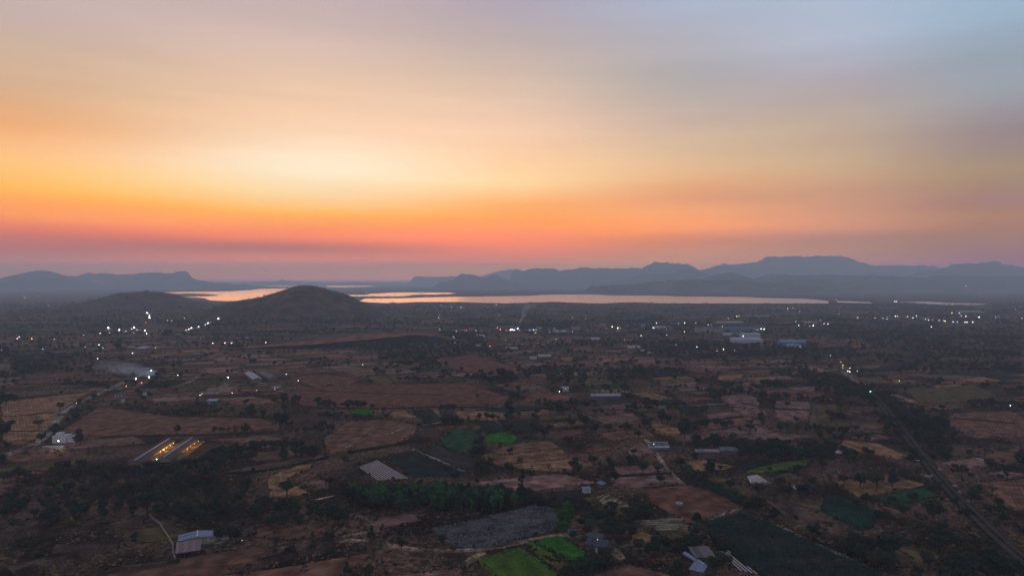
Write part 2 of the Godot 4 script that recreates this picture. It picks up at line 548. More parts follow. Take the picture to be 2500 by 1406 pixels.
# ------------------------------------------------------------------ fields, tracks and banks
const TONE := {
	"brown": [0.25, 0.118, 0.075], "red": [0.225, 0.094, 0.062], "pink": [0.31, 0.165, 0.122], "tan": [0.37, 0.19, 0.098],
	"olive": [0.16, 0.11, 0.047], "dark": [0.02, 0.04, 0.031], "slate": [0.055, 0.05, 0.046], "green": [0.028, 0.092, 0.036],
	"bright": [0.06, 0.205, 0.026], "lime": [0.11, 0.175, 0.024], "grey": [0.115, 0.105, 0.1], "teal": [0.024, 0.07, 0.048], "dusk": [0.18, 0.104, 0.074],
}
const FIELDS := [
	["tan stubble field beside the pale dirt road", "tan", [0,982, 136,967, 225,957, 188,978, 148,1005, 118,1046, 98,1072, 0,1081]],
	["wide brown field between the dirt road and the scrub", "brown", [238,995, 212,1012, 148,1052, 128,1062, 240,1064, 440,1060, 560,1056, 695,1049, 640,1022, 410,1017, 340,1007, 290,1000]],
	["small bright green plot between dry fields", "bright", [853,1009, 868,1000, 901,998, 911,1010, 877,1015.5]],
	["narrow olive plot next to the small bright green plot", "olive", [912,1004, 930,1002, 937,1017, 914,1017]],
	["tan field with an olive tinge and a rounded end", "tan", [949,1010, 960,1004, 989,1004, 1018,1019, 1002,1023, 958,1019]],
	["dark green plot beside the forked path", "dark", [1009,1002, 1048,1001, 1074,1021, 1077,1034, 1035,1032, 1030,1019]],
	["long tan harvested field ending at a tall tree", "tan", [1107,1007, 1234,1000, 1234,1023, 1202,1028, 1127,1021]],
	["tiny teal green plot at the end of the long tan field", "teal", [1085,1010, 1105,1008, 1105,1015, 1088,1017]],
	["dark green field below the long tan field", "dark", [1162,1030, 1206,1028, 1243,1052, 1210,1056, 1188,1063, 1178,1043]],
	["broad dark green field with a footpath along its side", "dark", [1219,1028, 1300,1026, 1335,1050, 1300,1058, 1260,1059, 1245,1048]],
	["vivid green field with a pointed corner among trees", "bright", [1190,1063, 1234,1056, 1261,1067, 1252,1083, 1239,1089, 1213,1081, 1186,1080]],
	["mid green sloping field beside the vivid green one", "green", [1063,1085, 1107,1052, 1153,1049, 1173,1063, 1168,1089, 1112,1102]],
	["large blackish green field beyond the white striped beds", "dark", [947,1113, 1006,1100, 1127,1151, 1130,1162, 1010,1165, 958,1126]],
	["slate coloured field along the pale bund", "slate", [1022,1098, 1061,1087, 1153,1116, 1160,1140, 1136,1150]],
	["tan field with green land below it and bushes round it", "tan", [1543,960, 1594,959, 1646,975, 1587,977]],
	["green strip below the tan field with bushes round it", "green", [1587,979, 1650,976, 1679,988, 1611,991]],
	["olive tan field with dark tall trees at its corner", "tan", [1589,1038, 1609,1034, 1664,1049, 1650,1071, 1602,1056]],
	["red brown field below the lone white hut", "red", [1290,958, 1337,957, 1425,973, 1355,981, 1320,986, 1280,982]],
	["slate brown field below the long pale shed", "slate", [1443,978, 1530,973, 1548,988, 1466,995]],
	["dark green field by the road across the plain", "dark", [1646,994, 1696,992, 1719,1005, 1677,1014]],
	["grey brown field before the ridge-roofed farmhouse", "pink", [1539,1093, 1569,1080, 1602,1110, 1530,1113]],
	["pinkish tan field with a dark double tree at its edge", "tan", [1675,1126, 1704,1123, 1731,1126, 1789,1138, 1768,1146, 1730,1150, 1701,1150]],
	["small green wedge beside the pinkish tan field", "green", [1658,1127, 1674,1129, 1696,1150, 1667,1144]],
	["long yellowish green field below the tree belt", "lime", [1824,1152, 1864,1139, 1912,1130, 1985,1121, 1960,1142, 1864,1155]],
	["slate green field above the yellowish green strip", "dark", [1792,1134, 1832,1131, 1888,1130, 1822,1150]],
	["olive tan strip running down to the acacia tree", "olive", [1719,1168, 1758,1162, 1824,1202, 1819,1211]],
	["dark green strip along the olive tan strip", "dark", [1709,1177, 1717,1171, 1816,1213, 1816,1225, 1780,1222, 1714,1194]],
	["large red brown ploughed field with a stone well", "red", [1580,1195, 1650,1187, 1701,1184, 1755,1208, 1810,1239, 1789,1252, 1725,1266, 1684,1283, 1640,1256, 1590,1225]],
	["grey brown terrace with scattered small trees", "pink", [1500,1140, 1613,1136, 1627,1152, 1560,1158, 1505,1160]],
	["grey brown lower terrace with scattered small trees", "pink", [1490,1167, 1634,1160, 1656,1173, 1643,1182, 1560,1190, 1500,1186]],
	["big blackish green field of bushy crop rows", "slate", [1725,1275, 1813,1252, 1861,1269, 1922,1296, 2024,1344, 2153,1402, 2175,1425, 1900,1425, 1861,1406, 1796,1364, 1762,1327]],
	["dark teal field between hedges near the railway", "teal", [2014,1211, 2051,1211, 2153,1256, 2119,1293, 2102,1293, 2007,1249]],
	["dark brown field beside the dark teal field", "dusk", [1868,1222, 1990,1252, 2044,1273, 1949,1279]],
	["tan field with close furrows near the dark trees", "olive", [2197,1341, 2255,1334, 2330,1378, 2242,1380]],
	["dark green triangle of crop near the railway", "dark", [2158,1297, 2237,1327, 2153,1328]],
	["grey stubble field full of pale dry stalks", "grey", [1058,1291, 1140,1273, 1242,1249, 1303,1235, 1358,1242, 1364,1276, 1358,1296, 1242,1324, 1174,1337, 1126,1341, 1089,1324]],
	["lush green field beside the dark roofed farmhouse", "bright", [1303,1324, 1358,1307, 1378,1317, 1449,1361, 1415,1378, 1358,1351]],
	["narrow yellow green strip along the lush green field", "lime", [1276,1330, 1299,1326, 1361,1361, 1344,1368]],
	["green and yellow field at the fork of the track", "lime", [1160,1368, 1239,1344, 1272,1338, 1356,1396, 1370,1425, 1225,1425]],
	["bare brown plot between the green fields", "olive", [1281,1339, 1344,1371, 1412,1382, 1392,1398, 1364,1397]],
	["olive field with short pale mulch dashes", "olive", [1426,1218, 1480,1205, 1548,1235, 1541,1266, 1477,1242]],
	["olive field with long pale mulch dashes", "olive", [1548,1273, 1650,1262, 1700,1290, 1690,1325, 1622,1308]],
	["small square tan threshing plot by the farmhouse", "tan", [1542,1308, 1569,1301, 1619,1319, 1570,1332, 1545,1321]],
	["bent tan field with a lone round tree in it", "tan", [653,1167, 731,1137, 765,1133, 755,1147, 704,1167, 721,1188, 755,1206, 680,1215, 660,1218]],
	["small tan clearing beside the bent tan field", "pink", [748,1177, 792,1171, 802,1191, 765,1195]],
	["long grey brown strip above the bent tan field", "dusk", [537,1154, 765,1113, 799,1116, 646,1150]],
	["long dry strip below the dark hedge", "brown", [560,1122, 640,1104, 740,1098, 760,1106, 660,1126]],
	["wide dry brown pasture with a winding track", "brown", [850,1030, 940,1026, 1020,1038, 1015,1060, 980,1080, 900,1100, 800,1110, 790,1070]],
	["reddish eroded pasture with low bushes", "red", [730,948, 900,940, 1130,935, 1240,968, 1238,985, 1100,992, 900,996, 740,990, 700,965]],
	["reddish pasture behind the pit with the sheds", "red", [700,920, 800,915, 880,925, 860,938, 760,945]],
	["pink brown terraces on the open slope", "pink", [1755,968, 1822,962, 1860,975, 1850,1000, 1780,992]],
	["pink brown terrace with a dark bund line", "pink", [1792,996, 1868,1002, 1874,1012, 1830,1016, 1790,1010]],
	["pale pink terrace below a bund line", "pink", [1880,978, 1975,982, 1980,1000, 1900,998]],
	["long pink terrace with bushes on its edge", "pink", [1890,1002, 1976,1004, 1976,1022, 1940,1034, 1898,1026]],
	["brown terrace among dark round bushes", "pink", [1725,1012, 1800,1002, 1812,1015, 1740,1026]],
	["olive brown paddock by the tree belt", "olive", [1985,990, 2045,988, 2040,1006, 1985,1004]],
	["olive brown lower paddock by the tree belt", "olive", [1980,1010, 2035,1012, 2030,1030, 1975,1032]],
	["open dry ground with tan grass near the railway", "tan", [2060,1075, 2140,1082, 2215,1112, 2200,1122, 2110,1105, 2050,1090]],
	["dry pasture beyond the railway cutting", "brown", [2330,1010, 2470,1004, 2530,1030, 2520,1065, 2380,1070, 2300,1035]],
	["olive pasture with thin green patches beyond the railway", "olive", [2210,950, 2380,940, 2440,965, 2380,985, 2250,985]],
	["brown pasture on the far side of the railway", "brown", [2390,1180, 2520,1170, 2560,1240, 2480,1245]],
	["narrow tan field along the sandy track", "tan", [2280,942, 2350,938, 2352,944, 2290,948]],
	["red brown field on the rise near the village", "red", [1060,880, 1150,866, 1200,880, 1290,905, 1230,925, 1120,905]],
	["orange tan plot near the village houses", "tan", [1352,873, 1395,872, 1412,880, 1375,882]],
	["olive field beside the reddish pasture", "olive", [898,920, 940,918, 965,938, 915,940]],
]
var taken := []           # outlines nothing grows on: [polygon, box]
var field_edges := []     # [polygon, is it a traced field]

func keep_off(pts: PackedVector2Array) -> void:
	var r := Rect2(pts[0], Vector2.ZERO)
	for p in pts:
		r = r.expand(p)
	taken.append([pts, r])

func is_taken(p: Vector2) -> bool:
	for t in taken:
		if t[1].has_point(p) and Geometry2D.is_point_in_polygon(p, t[0]):
			return true
	return false

func field_mesh(pts: PackedVector2Array, h: float, col: Color, b: MB) -> void:
	# uneven edges: every side gets points in between, moved a little
	var out := PackedVector2Array()
	for k in pts.size():
		var p := pts[k]
		var q := pts[(k + 1) % pts.size()]
		var n := maxi(1, int(p.distance_to(q) / 7.0))
		var side := (q - p).orthogonal().normalized()
		for s in n:
			out.append(p.lerp(q, float(s) / n) + side * (rng.randf_range(-0.5, 0.5) if s > 0 else 0.0))
	var ids := Geometry2D.triangulate_polygon(out)
	if ids.is_empty():
		out = pts
		ids = Geometry2D.triangulate_polygon(pts)
	var far := 0.0
	var dir := Vector2.RIGHT
	for k in pts.size():
		var d := pts[(k + 1) % pts.size()] - pts[k]
		if d.length() > far:
			far = d.length()
			dir = d.normalized()
	var start := b.v.size()
	for k in range(0, ids.size(), 3):
		var t := []
		for q in 3:
			var p := out[ids[k + q]]
			t.append(Vector3(p.x, h, p.y))
		b.tri(t[0], t[1], t[2], col, Vector3.UP)
	var mid := Vector2.ZERO
	for p in out: mid += p
	mid /= out.size()
	for k in out.size():
		var p := out[k]
		var q := out[(k + 1) % out.size()]
		var po := p + (p - mid).normalized() * 0.7
		var qo := q + (q - mid).normalized() * 0.7
		b.quad(Vector3(p.x, h, p.y), Vector3(q.x, h, q.y), Vector3(qo.x, -0.05, qo.y), Vector3(po.x, -0.05, po.y), col, Vector3((p - mid).x, 2.0, (p - mid).y))
	for k in range(start, b.v.size()):
		var w := Vector2(b.v[k].x, b.v[k].z)
		b.uv.append(Vector2(w.dot(dir.orthogonal()), w.dot(dir)))

func tone(key: String, spread := 0.26) -> Color:
	var t: Array = TONE[key]
	var f := 1.0 + rng.randf_range(-spread, spread)
	return Color(t[0] * f * rng.randf_range(0.96, 1.04), t[1] * f, t[2] * f * rng.randf_range(0.95, 1.05))

func fields() -> void:
	var m := furrowed()
	for f in FIELDS:
		var pts := poly(f[2])
		var b := MB.new()
		field_mesh(pts, rng.randf_range(0.2, 0.45), tone(f[1], 0.06), b)
		structure("field", b.mesh(m), f[0])
		keep_off(pts)
		field_edges.append([pts, true])

# a strip of even width along a line of ground points: sheet when h is small, bank with sloping sides when sides > 0
func strip(line: Array, width: float, h: float, sides: float, m: Material, called: String, label: String, wobble := 0.0) -> MeshInstance3D:
	var pts := []
	for k in line.size() - 1:
		var n := maxi(1, int(line[k].distance_to(line[k + 1]) / 8.0))
		for s in n:
			pts.append(line[k].lerp(line[k + 1], float(s) / n))
	pts.append(line[line.size() - 1])
	for r in 3:                        # soften the bends
		var soft := pts.duplicate()
		for k in range(1, pts.size() - 1):
			soft[k] = (pts[k - 1] + pts[k] * 2.0 + pts[k + 1]) / 4.0
		pts = soft
	var b := MB.new()
	var rows := []
	var outline := PackedVector2Array()
	var back := PackedVector2Array()
	for k in pts.size():
		var d: Vector3 = (pts[mini(k + 1, pts.size() - 1)] - pts[maxi(k - 1, 0)]).normalized()
		var s := Vector3(-d.z, 0, d.x)
		var w := width / 2.0 * (1.0 + rng.randf_range(-wobble, wobble))
		var w2 := width / 2.0 * (1.0 + rng.randf_range(-wobble, wobble))
		var hh := h * (1.0 + rng.randf_range(-wobble, wobble) * 0.5)
		var c: Vector3 = pts[k] * Vector3(1, 0, 1)
		var base := Vector3(0, -0.05, 0)
		rows.append([c - s * (w + sides) + base, c - s * w + Vector3(0, hh, 0), c + s * w2 + Vector3(0, hh, 0), c + s * (w2 + sides) + base])
		outline.append(flat(c - s * w))
		back.append(flat(c + s * w2))
	for k in rows.size() - 1:
		for q in 3:
			b.quad(rows[k][q], rows[k + 1][q], rows[k + 1][q + 1], rows[k][q + 1], Color.WHITE, Vector3.UP)
	for e in [0, rows.size() - 1]:
		b.quad(rows[e][0], rows[e][1], rows[e][2], rows[e][3], Color.WHITE)
	back.reverse()
	outline.append_array(back)
	keep_off(outline)
	return structure(called, b.mesh(m), label)

func line_of(a: Array) -> Array:
	var out := []
	for k in range(0, a.size(), 2):
		out.append(P(a[k], a[k + 1]))
	return out

func tracks() -> void:
	var dust := earth("track_dust", Vector3(0.42, 0.32, 0.26), false, 30.0, 150.0)
	var red := earth("red_dust", Vector3(0.46, 0.26, 0.175), false, 30.0, 150.0)
	strip(line_of([-40,1132, 0,1118, 60,1095, 99,1078, 109,1067, 119,1054, 126,1044, 136,1027, 150,1010, 170,993, 190,981, 218,972, 252,955, 275,945, 320,927, 340,917]), 5.4, 0.5, 0.6, dust, "dirt_road", "pale dirt road climbing from the white house to the quarry lamps", 0.12)
	strip(line_of([540,1372, 600,1352, 680,1327, 780,1322, 850,1317, 902,1318, 943,1327, 990,1344, 1018,1351, 1106,1349, 1174,1347, 1225,1337, 1276,1324, 1358,1303, 1390,1306]), 2.8, 0.5, 0.6, red, "dirt_track", "reddish farm track running below the grey stubble field", 0.2)
	strip(line_of([1178,1351, 1123,1375, 1092,1395, 1078,1425]), 3.0, 0.55, 0.6, red, "dirt_track", "branch of the farm track beside the green and yellow field", 0.2)
	strip(line_of([700,1338, 800,1316, 902,1300]), 2.0, 0.45, 0.5, red, "dirt_track", "faint upper track across the dry slope with young trees", 0.25)
	strip(line_of([871,1259, 895,1268, 912,1276, 926,1293, 920,1302]), 2.4, 0.45, 0.5, red, "footpath", "short winding path beside the dark green grove", 0.2)
	strip(line_of([1062,1003, 1074,1014, 1089,1034, 1060,1036, 1030,1038]), 3.0, 0.45, 0.5, red, "footpath", "forked path between the dark green plot and the tan field", 0.2)
	strip(line_of([1206,1028, 1225,1036, 1243,1048]), 2.0, 0.45, 0.4, dust, "footpath", "straight footpath between two dark green fields", 0.15)
	strip(line_of([1006,1098, 1040,1113, 1080,1128, 1132,1152]), 2.2, 0.5, 0.6, dust, "field_bund", "pale grassy bund between the blackish and slate fields", 0.2)
	strip(line_of([1400,1008, 1440,1018, 1469,1027, 1491,1038, 1532,1054, 1576,1067, 1588,1085, 1604,1110, 1625,1140, 1640,1165, 1668,1183]), 2.6, 0.45, 0.5, red, "dirt_track", "pinkish track passing the ridge-roofed farmhouse", 0.25)
	strip(line_of([1440,1002, 1520,996, 1600,993, 1700,990, 1790,985]), 2.2, 0.45, 0.5, dust, "dirt_track", "thin straight track across the middle fields", 0.2)
	strip(line_of([2060,905, 2083,927, 2130,946, 2159,957, 2200,969, 2240,985]), 7.0, 0.4, 0.6, red, "dirt_road", "sandy road leading to the lit temple by the railway", 0.2)
	strip(line_of([1810,1240, 1790,1254, 1730,1268]), 1.6, 0.45, 0.4, dust, "footpath", "pale footpath round the end of the ploughed field", 0.2)
	strip(line_of([1815,1253, 1861,1268, 1922,1295, 2024,1343, 2160,1404]), 2.0, 0.5, 0.6, dust, "field_bund", "grassy bund along the big crop field", 0.2)
	strip(line_of([930,1065, 960,1062, 985,1052, 975,1045, 990,1040]), 2.6, 0.45, 0.4, dust, "footpath", "looping pale track on the dry pasture", 0.3)
	strip(line_of([840,1096, 870,1082, 890,1066, 905,1058]), 2.2, 0.45, 0.4, dust, "footpath", "pale trail climbing the dry pasture", 0.3)
	strip(line_of([440,1327, 500,1322, 560,1316]), 3.0, 0.42, 0.4, dust, "footpath", "bare strip of earth before the blue roofed farmhouse", 0.2)
	strip(line_of([1405,1310, 1440,1312, 1480,1318, 1500,1332, 1512,1350, 1520,1370]), 4.0, 0.45, 0.5, red, "farmyard_path", "pinkish yard path round the dark roofed farmhouse", 0.25)
	strip(line_of([1512,1336, 1530,1330, 1556,1327]), 2.0, 0.5, 0.5, dust, "footpath", "short pale path from the farmhouse to the threshing plot", 0.2)
	# roads far off through the towns
	var road := earth("old_asphalt", Vector3(0.2, 0.16, 0.16), false, 40.0, 200.0)
	strip(line_of([1010,813, 1100,811.5, 1250,811, 1400,812, 1560,811, 1700,812, 1790,813]), 11.0, 0.5, 1.0, road, "road", "town road lined with lit shops")
	strip(line_of([250,828, 400,826.5, 600,826, 820,825.5]), 9.0, 0.5, 1.0, road, "road", "pale road below the cone-shaped hill")
	strip(line_of([2020,793, 2150,783, 2300,782, 2520,781]), 10.0, 0.5, 1.0, road, "road", "road through the town below the dam")
	# banks, cuts and low earth mounds
	var bank := earth("bank_soil", Vector3(0.15, 0.08, 0.058), false, 18.0, 90.0)
	var scrubby := earth("bank_scrub", Vector3(0.065, 0.047, 0.034), false, 14.0, 90.0)
	strip(line_of([-40,1306, 60,1300, 150,1294, 240,1290, 350,1276]), 5.0, 1.8, 4.0, bank, "earth_bank", "eroded brown bank below the dark thicket", 0.4)
	strip(line_of([130,1350, 200,1340, 290,1330]), 7.0, 2.0, 5.0, bank, "earth_bank", "rounded earth mound on the dry slope", 0.4)
	strip(line_of([180,1425, 290,1390, 360,1380, 436,1376]), 2.0, 1.6, 2.0, bank, "earth_bank", "low embankment below the compound wall", 0.3)
	strip(line_of([20,1400, 90,1372, 170,1362]), 8.0, 2.2, 6.0, bank, "earth_bank", "broad earth hump on the dry slope", 0.4)
	strip(line_of([560,1395, 640,1366, 720,1350, 820,1338]), 3.0, 1.5, 3.0, bank, "earth_bank", "long crumbling bank below the farm track", 0.4)
	strip(line_of([1000,1352, 1080,1358, 1160,1356]), 1.5, 0.7, 2.0, bank, "earth_bank", "dark grassy bank under the farm track", 0.3)
	strip(line_of([240,1068, 440,1064.5, 560,1061, 690,1054]), 1.0, 0.9, 1.3, scrubby, "field_bund", "dark overgrown bund below the wide brown field", 0.6)
	strip(line_of([0,1020, 70,1014, 130,1008]), 0.8, 0.8, 0.8, scrubby, "field_bund", "dark bund across the tan stubble field", 0.6)
	strip(line_of([0,1056, 60,1054, 110,1053]), 0.8, 0.8, 0.8, scrubby, "field_bund", "dark bund near the foot of the tan stubble field", 0.6)
	strip(line_of([740,997, 900,999, 1100,994, 1232,997]), 1.0, 0.8, 1.2, scrubby, "field_bund", "long dark bund below the reddish pasture", 0.6)
	strip(line_of([700,952, 820,957, 980,962, 1080,966]), 0.7, 0.6, 1.6, scrubby, "field_bund", "dark gully edge on the reddish pasture", 0.4)
	strip(line_of([1500,1164, 1560,1161, 1640,1157]), 0.9, 0.9, 0.8, scrubby, "field_bund", "dark bund between the grey brown terraces", 0.6)
	strip(line_of([1700,1030, 1770,1024, 1812,1017]), 0.9, 1.0, 0.9, scrubby, "field_bund", "dark bund below the brown terrace", 0.6)
	strip(line_of([1812,986, 1840,990, 1890,1000, 1978,1003]), 0.9, 1.0, 0.9, scrubby, "field_bund", "dark zigzag bund across the pink terraces", 0.6)
	strip(line_of([850,1106, 900,1098, 1000,1082, 1020,1066]), 2.0, 1.2, 2.0, scrubby, "field_bund", "overgrown bank at the foot of the dry pasture", 0.6)
	strip(line_of([560,1156, 650,1152, 800,1118]), 1.2, 1.0, 1.2, scrubby, "field_bund", "dark bund under the long grey brown strip", 0.6)
	strip(line_of([2330,1023, 2400,1028, 2480,1036]), 1.0, 1.2, 1.0, scrubby, "field_bund", "dark bund across the dry pasture beyond the railway", 0.6)
	# quarry ground: dark floor, pits and spoil
	var black := earth("dark_soil", Vector3(0.022, 0.02, 0.022), false, 25.0, 90.0)
	structure("quarry_floor", sheet(poly([330,948, 380,925, 470,908, 520,910, 480,925, 420,945, 360,955]), 0.25, black), "dark quarry floor below the smoking lamps")
	structure("quarry_floor", sheet(poly([590,945, 640,936, 668,944, 650,958, 600,958]), 0.25, black), "dark pit floor below the two pale sheds")
	strip(line_of([330,957, 420,948, 470,928, 500,906]), 3.5, 0.6, 1.0, dust, "dirt_track", "haul track along the dark quarry", 0.2)
	strip(line_of([300,924, 420,897, 490,900]), 3.0, 0.5, 0.8, dust, "dirt_track", "pale track behind the quarry smoke", 0.2)
	strip(line_of([600,932, 640,935, 668,950, 690,958]), 4.5, 0.5, 0.8, dust, "dirt_track", "pale loading track beside the two pale sheds", 0.2)
	# yard and pond
	structure("concrete_yard", sheet(poly([519,1313, 546,1308, 558,1323, 521,1331]), 0.3, earth("concrete", Vector3(0.4, 0.32, 0.29), false, 12.0, 60.0)), "pale concrete yard beside the blue roofed farmhouse")
	var pond_water := mat("pond_water", Vector3(0.05, 0.045, 0.035), 0.3)
	pond_water.metallic_specular = 0.2
	structure("pond", sheet(poly([756,1222.5, 785,1217, 812,1210.5, 815,1212.2, 790,1219.5, 765,1223.5]), 0.3, pond_water), "small pond glinting among the trees below the bent tan field")

func terrace() -> void:
	# raised flat shelf of red soil with a dark scarp
	var st := [[560,853, 556,851,0.5, 566,848,0.5], [640,851, 640,848,2.5, 650,841,2.5], [720,851, 715,843,5.0, 730,834,5.0], [822,850, 800,838,8.0, 800,826,8.0], [925,843, 900,828,10.0, 890,816.5,10.0], [1030,836, 1020,817,12.0, 1000,812,12.0], [1100,838, 1075,823,7.0, 1060,816,8.0], [1140,838, 1125,833,1.5, 1105,826,2.0]]
	var top := MB.new()
	var face := MB.new()
	for k in st.size() - 1:
		var a: Array = st[k]
		var c: Array = st[k + 1]
		for half in 6:
			var f := half / 6.0
			var g := (half + 1) / 6.0
			var row := func(t: float) -> Array:
				var foot := P(a[0], a[1]).lerp(P(c[0], c[1]), t)
				var lip := P(a[2], a[3], a[4]).lerp(P(c[2], c[3], c[4]), t)
				var end := P(a[5], a[6], a[7]).lerp(P(c[5], c[6], c[7]), t)
				var n := patch_noise.get_noise_2d(lip.x * 6.0, lip.z * 6.0) * 3.0
				return [foot + Vector3(n, -0.1, n * 2.0), lip + Vector3(0, n * 0.25, n * 2.0), end + Vector3(0, n * 0.2, 0), end + Vector3(0, -end.y - 0.1, -70.0)]
			var r0: Array = row.call(f)
			var r1: Array = row.call(g)
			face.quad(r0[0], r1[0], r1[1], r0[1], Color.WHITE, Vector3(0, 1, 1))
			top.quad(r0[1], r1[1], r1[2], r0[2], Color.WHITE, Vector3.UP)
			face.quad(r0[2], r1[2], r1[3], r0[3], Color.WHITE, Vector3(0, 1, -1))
	var o := Node3D.new()
	o.name = "terrace"
	add_child(o)
	tag(o, "raised shelf of red soil with a dark scarp below it", "terrace", "", "structure")
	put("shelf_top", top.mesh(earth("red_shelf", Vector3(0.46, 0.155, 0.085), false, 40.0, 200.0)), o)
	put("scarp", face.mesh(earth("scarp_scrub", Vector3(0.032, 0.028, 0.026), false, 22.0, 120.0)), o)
	keep_off(poly([560,853, 822,850, 1030,836, 1140,838, 1060,812, 890,812, 730,830]))

func dam() -> void:
	var m := earth("dam_stone", Vector3(0.045, 0.042, 0.042), false, 60.0, 500.0)
	var a := P(1640, 744.6)
	var b := P(2030, 744.6)
	strip([a, b, P(2160, 746.0), P(2300, 748.0)], 9.0, 8.0, 14.0, m, "dam", "long straight earth dam holding back the reservoir")
	for px in [1719.5, 1726.5]:
		var t := thing("gate_tower", P(px, 744.0) + Vector3(0, 7.9, 0), 0.0, "small dark gate tower standing on the straight dam", "tower", "gate towers on the dam")
		var w := MB.new()
		w.box(Vector3(0, 2.6, 0), Vector3(5.0, 5.2, 5.0))
		put("wall", w.mesh(mat("tower_stone", Vector3(0.06, 0.055, 0.055))), t)
		var r := MB.new()
		r.box(Vector3(0, 5.5, 0), Vector3(6.0, 0.6, 6.0))
		put("roof", r.mesh(mat("tower_roof", Vector3(0.05, 0.05, 0.055))), t)

func small_fields() -> void:
	# patchwork between the traced fields: skewed cells with shared, jittered corners
	var m := furrowed()
	var kinds := ["brown", "brown", "red", "pink", "dusk", "pink", "brown", "tan", "olive", "dark", "slate", "green"]
	var ang := Basis(Vector3.UP, 0.42)
	var found := []
	for zone in [[48.0, 27.0, 240.0, 1500.0, true], [110.0, 50.0, 1500.0, 3500.0, false]]:
		var cw: float = zone[0]
		var cd: float = zone[1]
		var corner := func(i: int, j: int) -> Vector2:
			var rr := RandomNumberGenerator.new()
			rr.seed = hash(Vector3i(i, j, int(cw)))
			var q: Vector3 = ang * Vector3((i + rr.randf_range(-0.24, 0.24) + 0.35 * sin(j * 0.9)) * cw, 0, (j + rr.randf_range(-0.22, 0.22)) * cd)
			return Vector2(q.x, q.z)
		var n := int(4200.0 / cw)
		for j in range(-int(4200.0 / cd), int(4200.0 / cd)):
			for i in range(-n, n):
				var c0: Vector2 = corner.call(i, j)
				var depth := -c0.y
				if depth < zone[2] or depth > zone[3] or absf(c0.x) > depth * 0.82 + 60.0:
					continue
				var q := PackedVector2Array([c0, corner.call(i + 1, j), corner.call(i + 1, j + 1), corner.call(i, j + 1)])
				var mid: Vector2 = (q[0] + q[1] + q[2] + q[3]) / 4.0
				if rng.randf() < 0.14 or patch_noise.get_noise_2d(mid.x * 1.5, mid.y * 1.5) < -0.4:
					continue
				if land_height(mid.x, mid.y) > 0.5 or in_thicket(mid) or in_water(mid):
					continue
				# fields that would touch a traced one shrink towards their middle until they fit
				var fits := false
				for shrink in [0.0, 0.25, 0.45]:
					fits = not is_taken(mid)
					for p in q:
						var e: Vector2 = p.lerp(mid, shrink)
						fits = fits and not is_taken(e) and not is_taken(e.lerp(mid, 0.5))
					if fits:
						for k in 4:
							q[k] = q[k].lerp(mid, shrink).move_toward(mid, 1.4 + cw * 0.018)
						break
				if not fits:
					continue
				var pick := rng.randf() * 0.8 + patch_noise.get_noise_2d(mid.x * 0.6 + 900.0, mid.y * 0.6) * 0.5 + 0.1
				var key: String = kinds[int(clampf(pick, 0.0, 0.99) * kinds.size())]
				if not zone[4]:
					key = ["dusk", "slate", "dark", "green", "dusk", "dark", "red", "olive"][rng.randi() % 8]
				var col_px: float = mid.x / -mid.y * FOCAL + 1250.0
				if col_px < 1060.0 and -mid.y < 900.0 and key in ["dark", "green", "slate", "tan"]:
					key = "brown"
				var far_out: bool = col_px < -20.0 or col_px > 2520.0
				found.append([mid.length() * (4.0 if far_out else 1.0), q, key, zone[4]])
	found.sort_custom(func(x, y): return x[0] < y[0])
	print("small fields ", found.size())
	var far := MB.new()
	for k in found.size():
		var q: PackedVector2Array = found[k][1]
		var key: String = found[k][2]
		if k < 280:
			var b := MB.new()
			field_mesh(q, rng.randf_range(0.1, 0.9), tone(key), b)
			var word: String = {"brown": "brown bare", "red": "red brown bare", "pink": "pinkish bare", "dusk": "dull brown fallow", "olive": "olive dry", "tan": "tan stubble", "slate": "slate grey", "dark": "dark green", "green": "mid green"}[key]
			var o := structure("field", b.mesh(m), "small four-sided %s field in the patchwork of the plain" % word)
			o.set_meta("group", "small %s fields of the patchwork" % word)
		else:
			field_mesh(q, rng.randf_range(0.1, 0.9), tone(key), far)
		if found[k][3]:
			field_edges.append([q, false])
			if rng.randf() < 0.72:
				keep_off(q)            # most are kept clear of trees
	var o := put("far_fields", far.mesh(m))
	tag(o, "patchwork of narrow far-off fields before the lake", "fields", "", "stuff")

func in_water(p: Vector2) -> bool:
	for w in water_polys:
		if Geometry2D.is_point_in_polygon(p, w):
			return true
	return false

var water_polys := []

